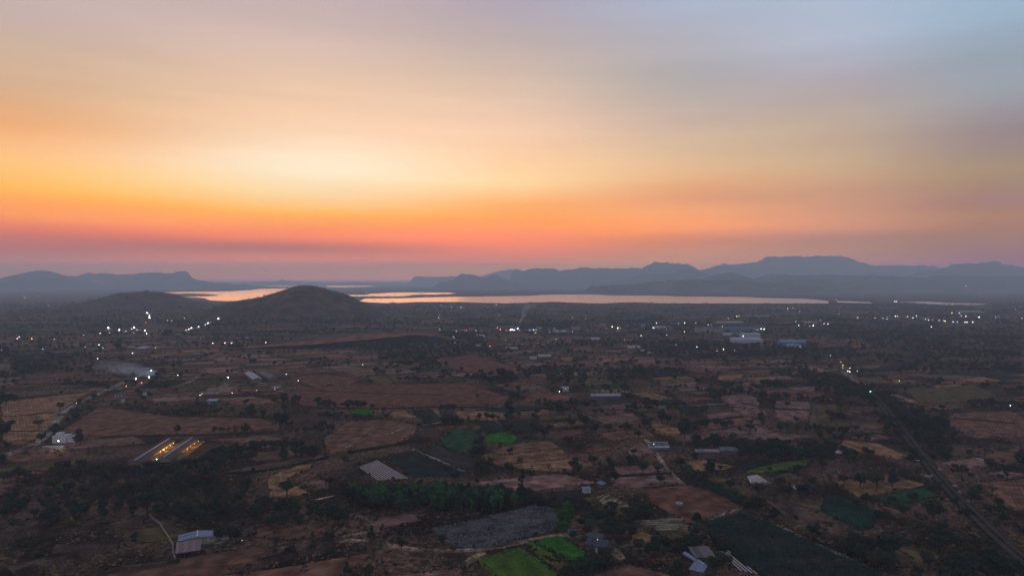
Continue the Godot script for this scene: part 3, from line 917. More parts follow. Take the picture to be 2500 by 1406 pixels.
# ------------------------------------------------------------------ plants
# dense growth: outline in the photograph, trees in it, height range, kinds
const THICKETS := [
	[[0,1165, 180,1132, 330,1140, 470,1118, 560,1128, 520,1165, 430,1190, 345,1235, 180,1285, 0,1295], 190, 4.0, 8.5, "rrrss"],
	[[350,1215, 470,1190, 640,1180, 665,1222, 820,1222, 850,1262, 700,1276, 560,1272, 400,1262], 120, 4.0, 8.5, "rrrsb"],
	[[470,1112, 580,1086, 730,1081, 772,1100, 745,1122, 660,1108, 560,1124, 480,1142], 85, 4.5, 8.0, "rrrr"],
	[[250,968, 340,985, 500,975, 570,990, 640,1008, 600,1017, 420,1012, 340,1002, 250,990], 60, 2.5, 5.0, "bbs"],
	[[838,1200, 905,1195, 1010,1192, 1140,1194, 1245,1200, 1268,1225, 1180,1232, 1080,1234, 960,1228, 852,1222], 210, 7.0, 10.5, "ttttr"],
	[[1265,1195, 1340,1215, 1420,1228, 1420,1250, 1300,1232, 1260,1240], 30, 4.0, 7.0, "rrb"],
	[[1930,888, 2055,918, 2150,952, 2240,1000, 2330,1085, 2310,1120, 2290,1112, 2235,1050, 2150,985, 2105,965, 2000,962], 300, 4.5, 9.0, "rrrs"],
	[[1990,1042, 2090,1046, 2120,1070, 2090,1085, 2000,1078], 34, 3.5, 6.5, "rrb"],
	[[1800,1085, 1890,1076, 1990,1085, 2070,1092, 2090,1110, 1995,1118, 1900,1126, 1810,1112], 85, 4.5, 8.5, "rrru"],
	[[1690,1078, 1790,1070, 1800,1092, 1760,1100, 1690,1098], 14, 5.0, 8.0, "ru"],
	[[2010,1330, 2080,1310, 2150,1335, 2180,1365, 2160,1395, 2060,1360], 26, 5.0, 8.0, "rru"],
	[[2230,1390, 2330,1330, 2440,1360, 2520,1410, 2450,1425, 2230,1425], 36, 5.0, 8.5, "rru"],
	[[1415,1255, 1540,1255, 1560,1290, 1540,1302, 1470,1302, 1420,1292], 26, 4.0, 7.5, "rrb"],
	[[1560,1335, 1640,1320, 1700,1300, 1735,1300, 1700,1345, 1600,1352], 22, 4.5, 7.5, "rr"],
	[[1395,1366, 1480,1352, 1520,1392, 1440,1425, 1370,1425], 26, 5.0, 8.0, "rr"],
	[[1480,1235, 1560,1225, 1660,1290, 1700,1292, 1690,1305, 1600,1270, 1560,1266], 28, 4.0, 7.0, "rr"],
	[[1730,1300, 1800,1330, 1800,1366, 1760,1340], 12, 4.5, 7.0, "rr"],
	[[880,848, 960,840, 1100,845, 1230,858, 1215,882, 1100,872, 900,876], 230, 4.0, 8.0, "rr"],
	[[1050,812, 1190,815, 1190,850, 1090,840, 1060,830], 110, 5.0, 9.0, "rr"],
	[[1540,830, 1790,838, 2050,852, 2050,880, 1800,872, 1560,862], 330, 4.0, 8.0, "rr"],
	[[2100,820, 2500,812, 2500,900, 2300,905, 2120,880], 330, 4.0, 8.0, "rr"],
	[[0,870, 150,862, 260,868, 240,900, 120,910, 0,915], 100, 4.0, 8.0, "rr"],
	[[1215,792, 1500,788, 2000,800, 2480,795, 2500,812, 1980,812, 1500,806], 260, 5.0, 9.0, "rr"],
	[[1170,908, 1260,905, 1280,930, 1180,932], 18, 6.0, 9.5, "r"],
	[[1320,915, 1420,908, 1440,935, 1340,940], 22, 5.0, 8.0, "r"],
	[[1450,898, 1560,890, 1620,905, 1560,925, 1460,925], 30, 5.0, 8.0, "r"],
	[[2300,1000, 2335,1030, 2340,1085, 2300,1050], 14, 4.0, 7.0, "rr"],
	[[2225,1270, 2330,1290, 2400,1330, 2330,1330, 2250,1300], 12, 4.0, 7.0, "rb"],
]
# single trees: column and row of the foot, height in photograph pixels, kind
const TREES := [
	[1380,1297,64,"G"], [1243,1023,46,"t"], [1673,1076,54,"t"], [1738,1166,50,"t"], [1731,1164,34,"r"], [1168,1126,44,"r"], [1112,1046,30,"r"], [1172,1068,24,"r"], [1170,1094,28,"r"],
	[684,1050,42,"r"], [612,1013,24,"r"], [575,1060,24,"s"], [432,1060,20,"r"], [765,1133,46,"r"], [194,1089,38,"t"], [186,1090,24,"r"], [99,1080,18,"r"], [4,1076,36,"r"], [93,1048,18,"u"], [145,1003,18,"r"], [22,1050,18,"u"], [12,992,26,"r"],
	[700,1217,38,"u"], [358,1262,56,"r"], [322,1262,28,"t"], [393,1262,34,"r"], [415,1268,28,"r"], [534,1322,28,"r"], [560,1322,36,"r"], [574,1326,34,"r"], [762,1346,40,"n"], [795,1338,36,"n"], [672,1356,38,"n"], [742,1400,36,"n"], [722,1376,28,"n"], [845,1400,28,"n"],
	[980,1342,56,"n"], [907,1328,42,"n"], [1275,1214,62,"n"], [1158,1276,26,"s"], [1310,1312,16,"b"], [872,1358,26,"n"], [920,1388,22,"n"], [892,1344,14,"n"], [851,1368,16,"n"],
	[1180,1157,24,"u"], [1240,1156,24,"u"], [1298,1170,20,"u"], [1270,1140,26,"s"], [1448,1143,28,"u"], [1570,1158,22,"u"], [1606,1156,18,"u"], [1613,1188,26,"u"], [1490,1146,28,"r"], [1540,1142,30,"r"], [1410,1162,26,"u"], [1500,1178,28,"r"], [1340,1150,20,"s"], [1470,1168,20,"u"], [1590,1192,14,"s"], [1420,1100,20,"r"], [1385,1085,22,"r"], [1330,1070,26,"r"], [1300,1050,22,"r"], [1395,1050,24,"u"], [1430,1040,26,"r"], [1530,1062,26,"u"], [1560,1075,22,"u"],
	[1661,1145,26,"r"], [1852,1220,36,"u"], [1781,1224,26,"r"], [1846,1262,46,"r"], [1830,1255,30,"r"], [1702,1287,34,"r"], [2282,1288,52,"u"], [2204,1268,32,"u"], [2168,1280,30,"r"], [2135,1242,24,"u"], [2172,1378,52,"u"], [2132,1394,42,"r"], [1988,1312,30,"r"], [1890,1278,34,"r"], [1930,1268,30,"s"], [2090,1240,18,"r"], [1782,1196,22,"r"], [1700,1190,18,"b"], [1712,1188,26,"r"],
	[1861,1042,36,"t"], [1745,1092,34,"r"], [1700,1090,26,"u"], [1785,1046,18,"u"], [1832,1058,20,"u"], [1905,1060,22,"u"], [1617,1036,34,"r"], [1630,1036,26,"r"], [1430,1000,22,"r"], [1345,1012,34,"r"], [1368,1014,26,"r"], [1240,1056,16,"r"], [1535,977,18,"r"], [1525,962,28,"r"], [1480,958,22,"r"], [1355,957,16,"r"], [1500,945,20,"r"], [1180,934,24,"r"], [1245,932,30,"r"], [1225,930,34,"r"], [1290,930,24,"r"], [1390,925,30,"r"], [1165,975,14,"r"], [1660,992,14,"r"], [1580,985,16,"r"], [1452,1015,18,"r"], [1468,1012,16,"r"], [1720,1100,18,"r"],
	[1400,1322,26,"r"], [1536,1328,22,"r"], [1600,1340,30,"r"], [1560,1345,28,"r"], [1440,1302,40,"P"], [1462,1300,34,"P"], [1500,1298,30,"r"], [1518,1290,34,"r"], [1480,1372,36,"r"], [1430,1335,26,"r"], [1535,1372,22,"r"], [1550,1376,20,"r"], [1750,1400,44,"r"], [1765,1390,36,"r"], [1658,1400,26,"r"], [1790,1345,26,"r"],
	[2290,1345,30,"u"], [2330,1240,24,"r"], [2380,1230,22,"r"], [2440,1260,24,"r"], [2460,1170,34,"t"], [2350,1165,22,"u"], [2420,1150,26,"r"], [2500,1150,40,"r"], [2280,1130,18,"r"], [2120,1120,26,"r"], [2075,1130,26,"r"], [2010,1150,22,"u"], [1950,1165,26,"u"], [1985,1190,24,"r"], [2060,1190,26,"u"], [2100,1190,30,"r"], [2140,1200,34,"u"], [2180,1190,30,"r"], [1905,1195,30,"r"], [1925,1215,30,"r"], [1960,1215,32,"r"], [1880,1205,28,"s"], [2230,1230,24,"r"],
	[408,828,20,"u"], [285,858,20,"r"], [620,915,10,"r"], [500,876,14,"r"], [618,890,14,"r"],
]
var tree_kinds := {}
var plots := []           # all trees: {at, h, kind, turn}
var thicket_polys := []

# the photograph shows crowns: the feet stand a little lower in the picture
func thicket_outline(t: Array) -> Array:
	var out := []
	for k in range(0, t[0].size(), 2):
		out.append(t[0][k])
		out.append(t[0][k + 1] + 0.25 * (t[2] + t[3]) * (t[0][k + 1] - HORIZON) / EYE)
	return out

func in_thicket(p: Vector2) -> bool:
	for t in thicket_polys:
		if t[1].has_point(p) and Geometry2D.is_point_in_polygon(p, t[0]):
			return true
	return false

# leaves of one crown: small faces spread over lumps that fill a body of the given half sizes
func crown_mesh(sd: int, centre: Vector3, half: Vector3, lumps: int, leaves: int, leaf: float, shape := 0) -> ArrayMesh:
	var r := RandomNumberGenerator.new()
	r.seed = sd
	var v := PackedVector3Array()
	var n := PackedVector3Array()
	var c := PackedColorArray()
	for k in lumps:
		var dir := Vector3(r.randfn(), r.randfn() * 0.9, r.randfn()).normalized()
		var at := centre + dir * half * pow(r.randf(), 0.45) * 0.74
		if shape == 1: at.y = centre.y + half.y * r.randf_range(-0.5, 0.7)
		if shape == 2:
			var up := r.randf()
			at = Vector3(dir.x * half.x, 0, dir.z * half.z) * (1.0 - up * 0.85) * 0.9 + Vector3(0, centre.y - half.y + up * half.y * 2.0, 0)
		var size := (half.x + half.z) / 2.0 * r.randf_range(0.26, 0.46)
		var warm := r.randf_range(0.75, 1.2)
		var dry := r.randf_range(0.9, 1.15)
		var tint := Color(warm * dry, warm, warm * r.randf_range(0.85, 1.05))
		for l in leaves / lumps:
			var o := Vector3(r.randfn(), r.randfn(), r.randfn()).normalized()
			var p := at + o * Vector3(1, 0.72, 1) * size * pow(r.randf(), 0.3)
			var f := (o + Vector3(r.randfn(), r.randfn(), r.randfn()) * 0.55).normalized()
			var u := f.cross(Vector3(r.randfn(), r.randfn(), r.randfn())).normalized() * leaf * r.randf_range(0.55, 1.2)
			var w := f.cross(u).normalized() * leaf * r.randf_range(0.4, 0.85)
			var nn := (f + o * 0.8).normalized()
			if nn.dot(f) < 0.2: nn = f
			var col := Color(tint.r * r.randf_range(0.85, 1.15), tint.g * r.randf_range(0.88, 1.12), tint.b)
			v.append_array([p - u, p + w, p + u, p - u, p + u, p - w])
			n.append_array([nn, nn, nn, nn, nn, nn])
			c.append_array([col, col, col, col, col, col])
	var a := []
	a.resize(Mesh.ARRAY_MAX)
	a[Mesh.ARRAY_VERTEX] = v
	a[Mesh.ARRAY_NORMAL] = n
	a[Mesh.ARRAY_COLOR] = c
	var am := ArrayMesh.new()
	am.add_surface_from_arrays(Mesh.PRIMITIVE_TRIANGLES, a)
	am.surface_set_material(0, leaf_mat("leaves", Vector3(0.028, 0.042, 0.026)))
	return am

func leaf_mat(key: String, c: Vector3) -> StandardMaterial3D:
	var m := mat(key, c, 0.8, true)
	m.metallic_specular = 0.15
	return m

func trunk_mesh(sd: int, h: float, r0: float, limbs: int, spread: float) -> ArrayMesh:
	var r := RandomNumberGenerator.new()
	r.seed = sd
	var b := MB.new()
	var lean := Vector3(r.randf_range(-0.05, 0.05), 0, r.randf_range(-0.05, 0.05))
	var fork := Vector3(0, h * 0.5, 0) + lean
	b.tube(Vector3(0, -0.03, 0), fork, r0, r0 * 0.72, 6)
	for k in limbs:
		var a := TAU * k / limbs + r.randf_range(-0.4, 0.4)
		var mid := fork + Vector3(cos(a) * spread * 0.45, h * 0.28, sin(a) * spread * 0.45)
		var end := fork + Vector3(cos(a + 0.3) * spread, h * r.randf_range(0.42, 0.62), sin(a + 0.3) * spread)
		b.tube(fork, mid, r0 * 0.55, r0 * 0.38, 5)
		b.tube(mid, end, r0 * 0.38, r0 * 0.14, 4)
		b.tube(mid, mid + Vector3(cos(a - 0.8) * spread * 0.6, h * 0.3, sin(a - 0.8) * spread * 0.6), r0 * 0.3, r0 * 0.1, 4)
	return b.mesh(mat("bark", Vector3(0.055, 0.042, 0.035), 0.95))

func palm_mesh() -> ArrayMesh:
	var b := MB.new()
	var r := RandomNumberGenerator.new()
	r.seed = 3
	for k in 22:
		var a := TAU * k / 22.0 + r.randf_range(-0.1, 0.1)
		var d := Vector3(cos(a), 0, sin(a))
		var side := Vector3(-d.z, 0, d.x)
		var lift := r.randf_range(-0.1, 0.55)
		var last := Vector3(0, 0.72, 0)
		for s in 6:
			var t := (s + 1) / 6.0
			var p := Vector3(0, 0.72, 0) + d * t * 0.34 + Vector3(0, lift * t * 0.5 - t * t * 0.32, 0)
			var w := side * 0.05 * (1.0 - t * 0.8)
			var droop := Vector3(0, -0.05 * (1.0 - t * 0.6), 0)
			b.quad(last, p, p + w + droop, last + w + droop)
			b.quad(last, p, p - w + droop, last - w + droop)
			last = p
	return b.mesh(leaf_mat("palm_leaves", Vector3(0.03, 0.045, 0.025)))

func make_kinds() -> void:
	# each kind: variants of [crown, trunk]; all one metre high, scaled when planted
	tree_kinds["r"] = []
	for k in 4:
		tree_kinds["r"].append([crown_mesh(100 + k, Vector3(0, 0.60, 0), Vector3(0.42 + 0.05 * (k % 2), 0.37, 0.42), 15 + k * 2, 1500, 0.048), trunk_mesh(200 + k, 0.55, 0.042, 4, 0.2)])
	tree_kinds["u"] = []
	for k in 3:
		tree_kinds["u"].append([crown_mesh(120 + k, Vector3(0, 0.74, 0), Vector3(0.56, 0.20, 0.54), 17 + k, 1300, 0.045, 1), trunk_mesh(220 + k, 0.72, 0.038, 5, 0.36)])
	tree_kinds["t"] = []
	for k in 3:
		tree_kinds["t"].append([crown_mesh(140 + k, Vector3(0, 0.57, 0), Vector3(0.25, 0.42, 0.25), 18, 1300, 0.042), trunk_mesh(240 + k, 0.6, 0.032, 4, 0.12)])
	tree_kinds["n"] = []
	for k in 2:
		tree_kinds["n"].append([crown_mesh(160 + k, Vector3(0, 0.58, 0), Vector3(0.19, 0.40, 0.19), 15, 620, 0.036, 2), trunk_mesh(260 + k, 0.8, 0.02, 5, 0.12)])
	tree_kinds["s"] = []
	for k in 2:
		tree_kinds["s"].append([crown_mesh(180 + k, Vector3(0, 0.62, 0), Vector3(0.46, 0.34, 0.46), 18, 420, 0.03), trunk_mesh(280 + k, 0.66, 0.036, 6, 0.34)])
	tree_kinds["b"] = []
	for k in 2:
		tree_kinds["b"].append([crown_mesh(300 + k, Vector3(0, 0.40, 0), Vector3(0.62, 0.42, 0.6), 14, 900, 0.06), trunk_mesh(310 + k, 0.4, 0.04, 4, 0.3)])
	tree_kinds["G"] = [[crown_mesh(330, Vector3(0, 0.5, 0), Vector3(0.42, 0.55, 0.42), 46, 4200, 0.036), trunk_mesh(331, 0.5, 0.04, 4, 0.16)]]
	var pt := MB.new()
	pt.tube(Vector3(0, -0.02, 0), Vector3(0.03, 0.74, 0), 0.03, 0.022, 7)
	tree_kinds["P"] = [[palm_mesh(), pt.mesh(mats["bark"])]]
	# tones of the foliage
	leaf_mat("leaves_deep", Vector3(0.017, 0.031, 0.024))
	leaf_mat("leaves_olive", Vector3(0.043, 0.046, 0.026))
	leaf_mat("leaves_dry", Vector3(0.055, 0.04, 0.03))
	leaf_mat("leaves_fresh", Vector3(0.04, 0.10, 0.03))
	leaf_mat("leaves_grove", Vector3(0.04, 0.10, 0.034))

func plant(p: Vector2, h: float, kind: String, fresh := "") -> void:
	plots.append({"at": Vector3(p.x, land_height(p.x, p.y), p.y), "h": h, "kind": kind, "turn": rng.randf() * TAU, "tone": fresh})

func scatter_trees() -> void:
	for t in TREES:
		var foot := P(t[0], t[1])
		var dist := foot.distance_to(Vector3(0, EYE, 0))
		var h: float = t[2] / FOCAL * dist * 1.08
		plant(flat(foot), h, t[3], "fresh" if t[3] == "G" else "")
		plots[plots.size() - 1]["own"] = true
	for t in THICKETS:
		var pts := poly(thicket_outline(t))
		var box := Rect2(pts[0], Vector2.ZERO)
		for p in pts: box = box.expand(p)
		var made := 0
		var tries := 0
		while made < t[1] and tries < t[1] * 30:
			tries += 1
			var p := Vector2(rng.randf_range(box.position.x, box.end.x), rng.randf_range(box.position.y, box.end.y))
			if not Geometry2D.is_point_in_polygon(p, pts) or is_taken(p):
				continue
			var kind: String = t[4][rng.randi() % t[4].length()]
			plant(p, rng.randf_range(t[2], t[3]) * (0.5 if kind == "b" else 1.0), kind, "grove" if t[4] == "ttttr" else "")
			made += 1
	# bushes and small trees on the railway verge
	for k in 150:
		var f := rng.randf()
		var base := P(2125, 958).lerp(P(2466, 1340), f)
		var away := rng.randf_range(5.5, 15.0) * (1.0 if rng.randf() < 0.65 else -1.0)
		var p := flat(base) + Vector2(0.95, 0.3) * away
		if not is_taken(p):
			plant(p, rng.randf_range(1.8, 6.5), "brru"[rng.randi() % 4])
	# along field edges
	for e in field_edges:
		var q: PackedVector2Array = e[0]
		for k in q.size():
			var a := q[k]
			var b := q[(k + 1) % q.size()]
			var wild := patch_noise.get_noise_2d(a.x * 1.3 + 50.0, a.y * 1.3)
			var n := int(a.distance_to(b) / 6.0)
			for s in n:
				if rng.randf() > (0.10 if e[1] else 0.12) + wild * 0.30:
					continue
				var p := a.lerp(b, (s + rng.randf()) / n) + Vector2(rng.randfn(), rng.randfn()) * 1.2
				if is_taken(p):
					continue
				var kind := "rrruusb"[rng.randi() % 7]
				plant(p, lerpf(2.2, 8.6, pow(rng.randf(), 1.6)) * (0.5 if kind == "b" else 1.0), kind)
	# open country, thinning and clumping
	for band in [[742.0, 762.0, 15000, 6.0, 10.0], [760.0, 800.0, 22000, 4.5, 9.0], [798.0, 850.0, 12000, 4.0, 8.0], [850.0, 920.0, 4600, 3.5, 7.5], [920.0, 1060.0, 1700, 3.0, 6.5], [1060.0, 1420.0, 700, 2.5, 6.0]]:
		for k in band[2]:
			var p := flat(P(rng.randf_range(-120.0, 2620.0), rng.randf_range(band[0], band[1])))
			var clump := patch_noise.get_noise_2d(p.x * 1.1, p.y * 1.1) + 0.5 * patch_noise.get_noise_2d(p.x * 5.0, p.y * 5.0)
			if clump < rng.randf_range(-0.12, 0.42) or is_taken(p) or in_water(p):
				continue
			if land_height(p.x, p.y) > 14.0 and rng.randf() > 0.06:
				continue
			var kind := "rrrrrusb"[rng.randi() % 8]
			plant(p, lerpf(band[3] * 0.5, band[4] * 1.15, pow(rng.randf(), 1.5)) * (0.5 if kind == "b" else 1.0), kind)
	# belts of trees along old stream beds and lanes
	for k in 150:
		var a := flat(P(rng.randf_range(-60.0, 2560.0), lerpf(812.0, 1060.0, pow(rng.randf(), 1.4))))
		var ang := rng.randf_range(-0.5, 0.5) + (0.5 if rng.randf() < 0.5 else 0.0)
		var run := rng.randf_range(30.0, 110.0) * clampf(-a.y / 900.0, 0.6, 2.2)
		var tall := rng.randf_range(4.5, 9.0)
		for s in int(run / 2.6):
			var p := a + Vector2(cos(ang), sin(ang)) * (rng.randf() - 0.5) * run + Vector2(rng.randfn(), rng.randfn()) * 4.0
			if is_taken(p) or in_water(p) or land_height(p.x, p.y) > 6.0:
				continue
			plant(p, tall * rng.randf_range(0.55, 1.15), "rrrru"[rng.randi() % 5])
	# shore of the reservoir: a broken line of trees against the water
	for run in [[885,741.5, 1240,743.5, 150], [1200,743.5, 1330,741.5, 40], [1290,741, 1370,740.5, 90], [1370,741.0, 1460,743.0, 50], [1500,741.5, 1570,741.0, 60], [440,736.0, 600,737.5, 60], [430,724.0, 530,722.8, 45], [1000,721.5, 1090,720.0, 40], [870,724.5, 1000,725.5, 14]]:
		for k in run[4]:
			var f := rng.randf()
			plant(flat(P(lerpf(run[0], run[2], f), lerpf(run[1], run[3], f) + rng.randf_range(-0.5, 1.2))), rng.randf_range(4.0, 11.0), "rrt"[rng.randi() % 3])
	# a few trees against the sky on the two hills
	for t in [[318,712.5], [330,711.5], [360,710.5], [372,711], [380,711.5], [384,712], [390,712.5], [396,713.5], [404,715], [410,716], [416,717], [606,731.5], [622,728], [650,722], [656,721], [688,712], [694,710.5], [700,708], [826,713.8], [834,716.8], [838,718.5], [860,729], [880,738]]:
		var p := hit(t[0], t[1] + 1.4)
		plant(flat(p), rng.randf_range(4.0, 7.5), "r")

func place_words(p: Vector3) -> String:
	var best := 1e9
	var words := "on the open plain"
	for l in landmarks:
		var d: float = l[0].distance_to(flat(p))
		if d < best:
			best = d
			words = l[1]
	return words

func tree_place(t: Dictionary) -> String:
	return "in the dense grove below the mulch strips" if t.tone == "grove" else place_words(t.at)
var landmarks := []

func trees() -> void:
	for f in FIELDS:
		var pts := poly(f[2])
		var mid := Vector2.ZERO
		for p in pts: mid += p
		landmarks.append([mid / pts.size(), "near the " + f[0].split(" with ")[0].split(" beside ")[0].split(" between ")[0].split(" beyond ")[0].split(" below ")[0].split(" along ")[0].split(" running ")[0].split(" above ")[0].split(" on ")[0].split(" before ")[0].split(" by ")[0].split(" next ")[0].split(" at ")[0]])
	for t in plots:
		var d: float = (t.at - Vector3(0, EYE, 0)).length()
		var px: float = t.at.x / maxf(-t.at.z, 1.0) * FOCAL + 1250.0
		var shows: bool = px > -10.0 and px < 2510.0 and d < 1500.0 and -t.at.z > 268.0
		t["size"] = t.h / d * (4.0 if t.has("own") else 1.0) if shows else -1.0
	plots.sort_custom(func(a, b): return a.size > b.size)
	var tones := ["leaves_deep", "leaves", "leaves", "leaves_olive", "leaves_deep"]
	var rest := {}
	var made := 0
	for t in plots:
		var vars: Array = tree_kinds[t.kind]
		var pick: Array = vars[rng.randi() % vars.size()]
		var squash := Vector3(rng.randf_range(0.85, 1.2), 1.0, rng.randf_range(0.85, 1.2))
		var leaf: String = tones[rng.randi() % tones.size()]
		if t.kind == "s": leaf = "leaves_dry"
		if t.tone == "fresh": leaf = "leaves_fresh"
		if t.tone == "grove": leaf = ["leaves_grove", "leaves_grove", "leaves_deep", "leaves"][rng.randi() % 4]
		if made < 300 and t.size > 0.0:
			made += 1
			var size := "small" if t.h < 5.0 else ("tall" if t.h > 8.0 else "middling")
			var look: String = {"r": "round-crowned tree", "u": "umbrella-shaped acacia tree", "t": "narrow upright tree", "n": "slender open tree", "s": "half-bare spreading tree", "b": "low spreading bush", "G": "egg-shaped tree", "P": "palm with drooping fronds"}[t.kind]
			var hue: String = {"leaves_deep": "dark", "leaves": "dull green", "leaves_olive": "olive", "leaves_dry": "brownish", "leaves_fresh": "bright green", "leaves_grove": "green"}[leaf]
			var label := "%s %s %s %s" % [size, hue, look, tree_place(t)]
			var called: String = {"r": "broadleaf_tree", "u": "acacia_tree", "t": "upright_tree", "n": "slender_tree", "s": "bare_tree", "b": "bush", "G": "broadleaf_tree", "P": "palm_tree"}[t.kind]
			var o := thing(called, t.at, t.turn, label, "bush" if t.kind == "b" else "tree", "%ss %s" % [look, tree_place(t)])
			var c := put("crown", pick[0], o)
			if t.kind != "P": c.set_surface_override_material(0, mats[leaf])
			var k := put("trunk", pick[1], o)
			for part in [c, k]:
				part.scale = squash * t.h if t.kind != "P" else Vector3.ONE * t.h
		else:
			var key: String = t.kind + str(vars.find(pick))
			if not rest.has(key): rest[key] = [pick, []]
			var col: Vector3 = {"leaves_deep": Vector3(0.7, 0.76, 0.95), "leaves": Vector3.ONE, "leaves_olive": Vector3(1.3, 1.0, 0.95), "leaves_dry": Vector3(1.45, 0.8, 1.1), "leaves_grove": Vector3(0.85, 1.35, 0.95), "leaves_fresh": Vector3.ONE}[leaf]
			rest[key][1].append([Transform3D(Basis(Vector3.UP, t.turn).scaled(Vector3.ONE * t.h) * Basis.from_scale(squash), t.at), Color(col.x, col.y, col.z)])
	var wood := Node3D.new()
	wood.name = "distant_trees"
	add_child(wood)
	tag(wood, "countless small dark trees dotting the plain and the towns", "trees", "", "stuff")
	for key in rest:
		for part in 2:
			var mm := MultiMesh.new()
			mm.transform_format = MultiMesh.TRANSFORM_3D
			mm.use_colors = part == 0
			mm.mesh = rest[key][0][part]
			mm.instance_count = rest[key][1].size()
			for k in mm.instance_count:
				mm.set_instance_transform(k, rest[key][1][k][0])
				if part == 0:
					mm.set_instance_color(k, rest[key][1][k][1])
			var mi := MultiMeshInstance3D.new()
			mi.name = "crown" if part == 0 else "trunk"
			mi.multimesh = mm
			wood.add_child(mi, true)
	print("trees ", plots.size(), " single ", made)

func tuft_mesh(sd: int, blades: int, wide: float, tall: float, key: String, c: Vector3) -> ArrayMesh:
	var r := RandomNumberGenerator.new()
	r.seed = sd
	var b := MB.new()
	for k in blades:
		var a := r.randf() * TAU
		var d := Vector3(cos(a), 0, sin(a))
		var p := d * wide * sqrt(r.randf())
		var up := Vector3(d.x * r.randf_range(0, 0.5), tall * r.randf_range(0.5, 1.0), d.z * r.randf_range(0, 0.5))
		var s := Vector3(-d.z, 0, d.x) * r.randf_range(0.12, 0.3) * wide
		var f := r.randf_range(0.75, 1.2)
		b.quad(p - s, p + s, p + s * 0.6 + up, p - s * 0.6 + up, Color(f, f * r.randf_range(0.93, 1.07), f), d + Vector3(0, 0.6, 0))
	return b.mesh(leaf_mat(key, c))

func scatter(called: String, label: String, category: String, m: Mesh, where: Array, tints := []) -> void:
	var mm := MultiMesh.new()
	mm.transform_format = MultiMesh.TRANSFORM_3D
	mm.use_colors = tints.size() > 0
	mm.mesh = m
	mm.instance_count = where.size()
	for k in where.size():
		mm.set_instance_transform(k, where[k])
		if tints.size(): mm.set_instance_color(k, tints[k])
	var mi := MultiMeshInstance3D.new()
	mi.name = called
	mi.multimesh = mm
	add_child(mi)
	tag(mi, label, category, "", "stuff")

func spot(p: Vector2, s: float, h := 0.0, tall := 1.0) -> Transform3D:
	return Transform3D(Basis(Vector3.UP, rng.randf() * TAU).scaled(Vector3(s, s * tall, s)), Vector3(p.x, h, p.y))

# plants in rows over a field
func crop(called: String, label: String, outline: Array, m: Mesh, gap: float, step: float, size: float, keep := 0.95, h := 0.3) -> void:
	var pts := poly(outline)
	var far := 0.0
	var dir := Vector2.RIGHT
	for k in pts.size():
		var d := pts[(k + 1) % pts.size()] - pts[k]
		if d.length() > far:
			far = d.length()
			dir = d.normalized()
	var mid := Vector2.ZERO
	for p in pts: mid += p
	mid /= pts.size()
	var out := []
	var tints := []
	var reach := 0.0
	for p in pts: reach = maxf(reach, p.distance_to(mid))
	var side := dir.orthogonal()
	for j in range(-int(reach / gap), int(reach / gap)):
		for i in range(-int(reach / step), int(reach / step)):
			var p := mid + dir * (i * step + rng.randf_range(-0.3, 0.3) * step) + side * (j * gap + rng.randf_range(-0.12, 0.12) * gap)
			var vigour := 0.5 + 0.9 * patch_noise.get_noise_2d(p.x * 9.0, p.y * 9.0)
			if rng.randf() > keep * (0.75 + 0.5 * vigour) or not Geometry2D.is_point_in_polygon(p, pts):
				continue
			out.append(spot(p, size * rng.randf_range(0.7, 1.25) * (0.8 + 0.4 * vigour), h))
			var f := rng.randf_range(0.8, 1.2)
			tints.append(Color(f * (1.15 - 0.3 * vigour), f, f * rng.randf_range(0.85, 1.1)))
	scatter(called, label, "crop", m, out, tints)

func outline_of(start: String) -> Array:
	for f in FIELDS:
		if f[0].begins_with(start):
			return f[2]
	return []

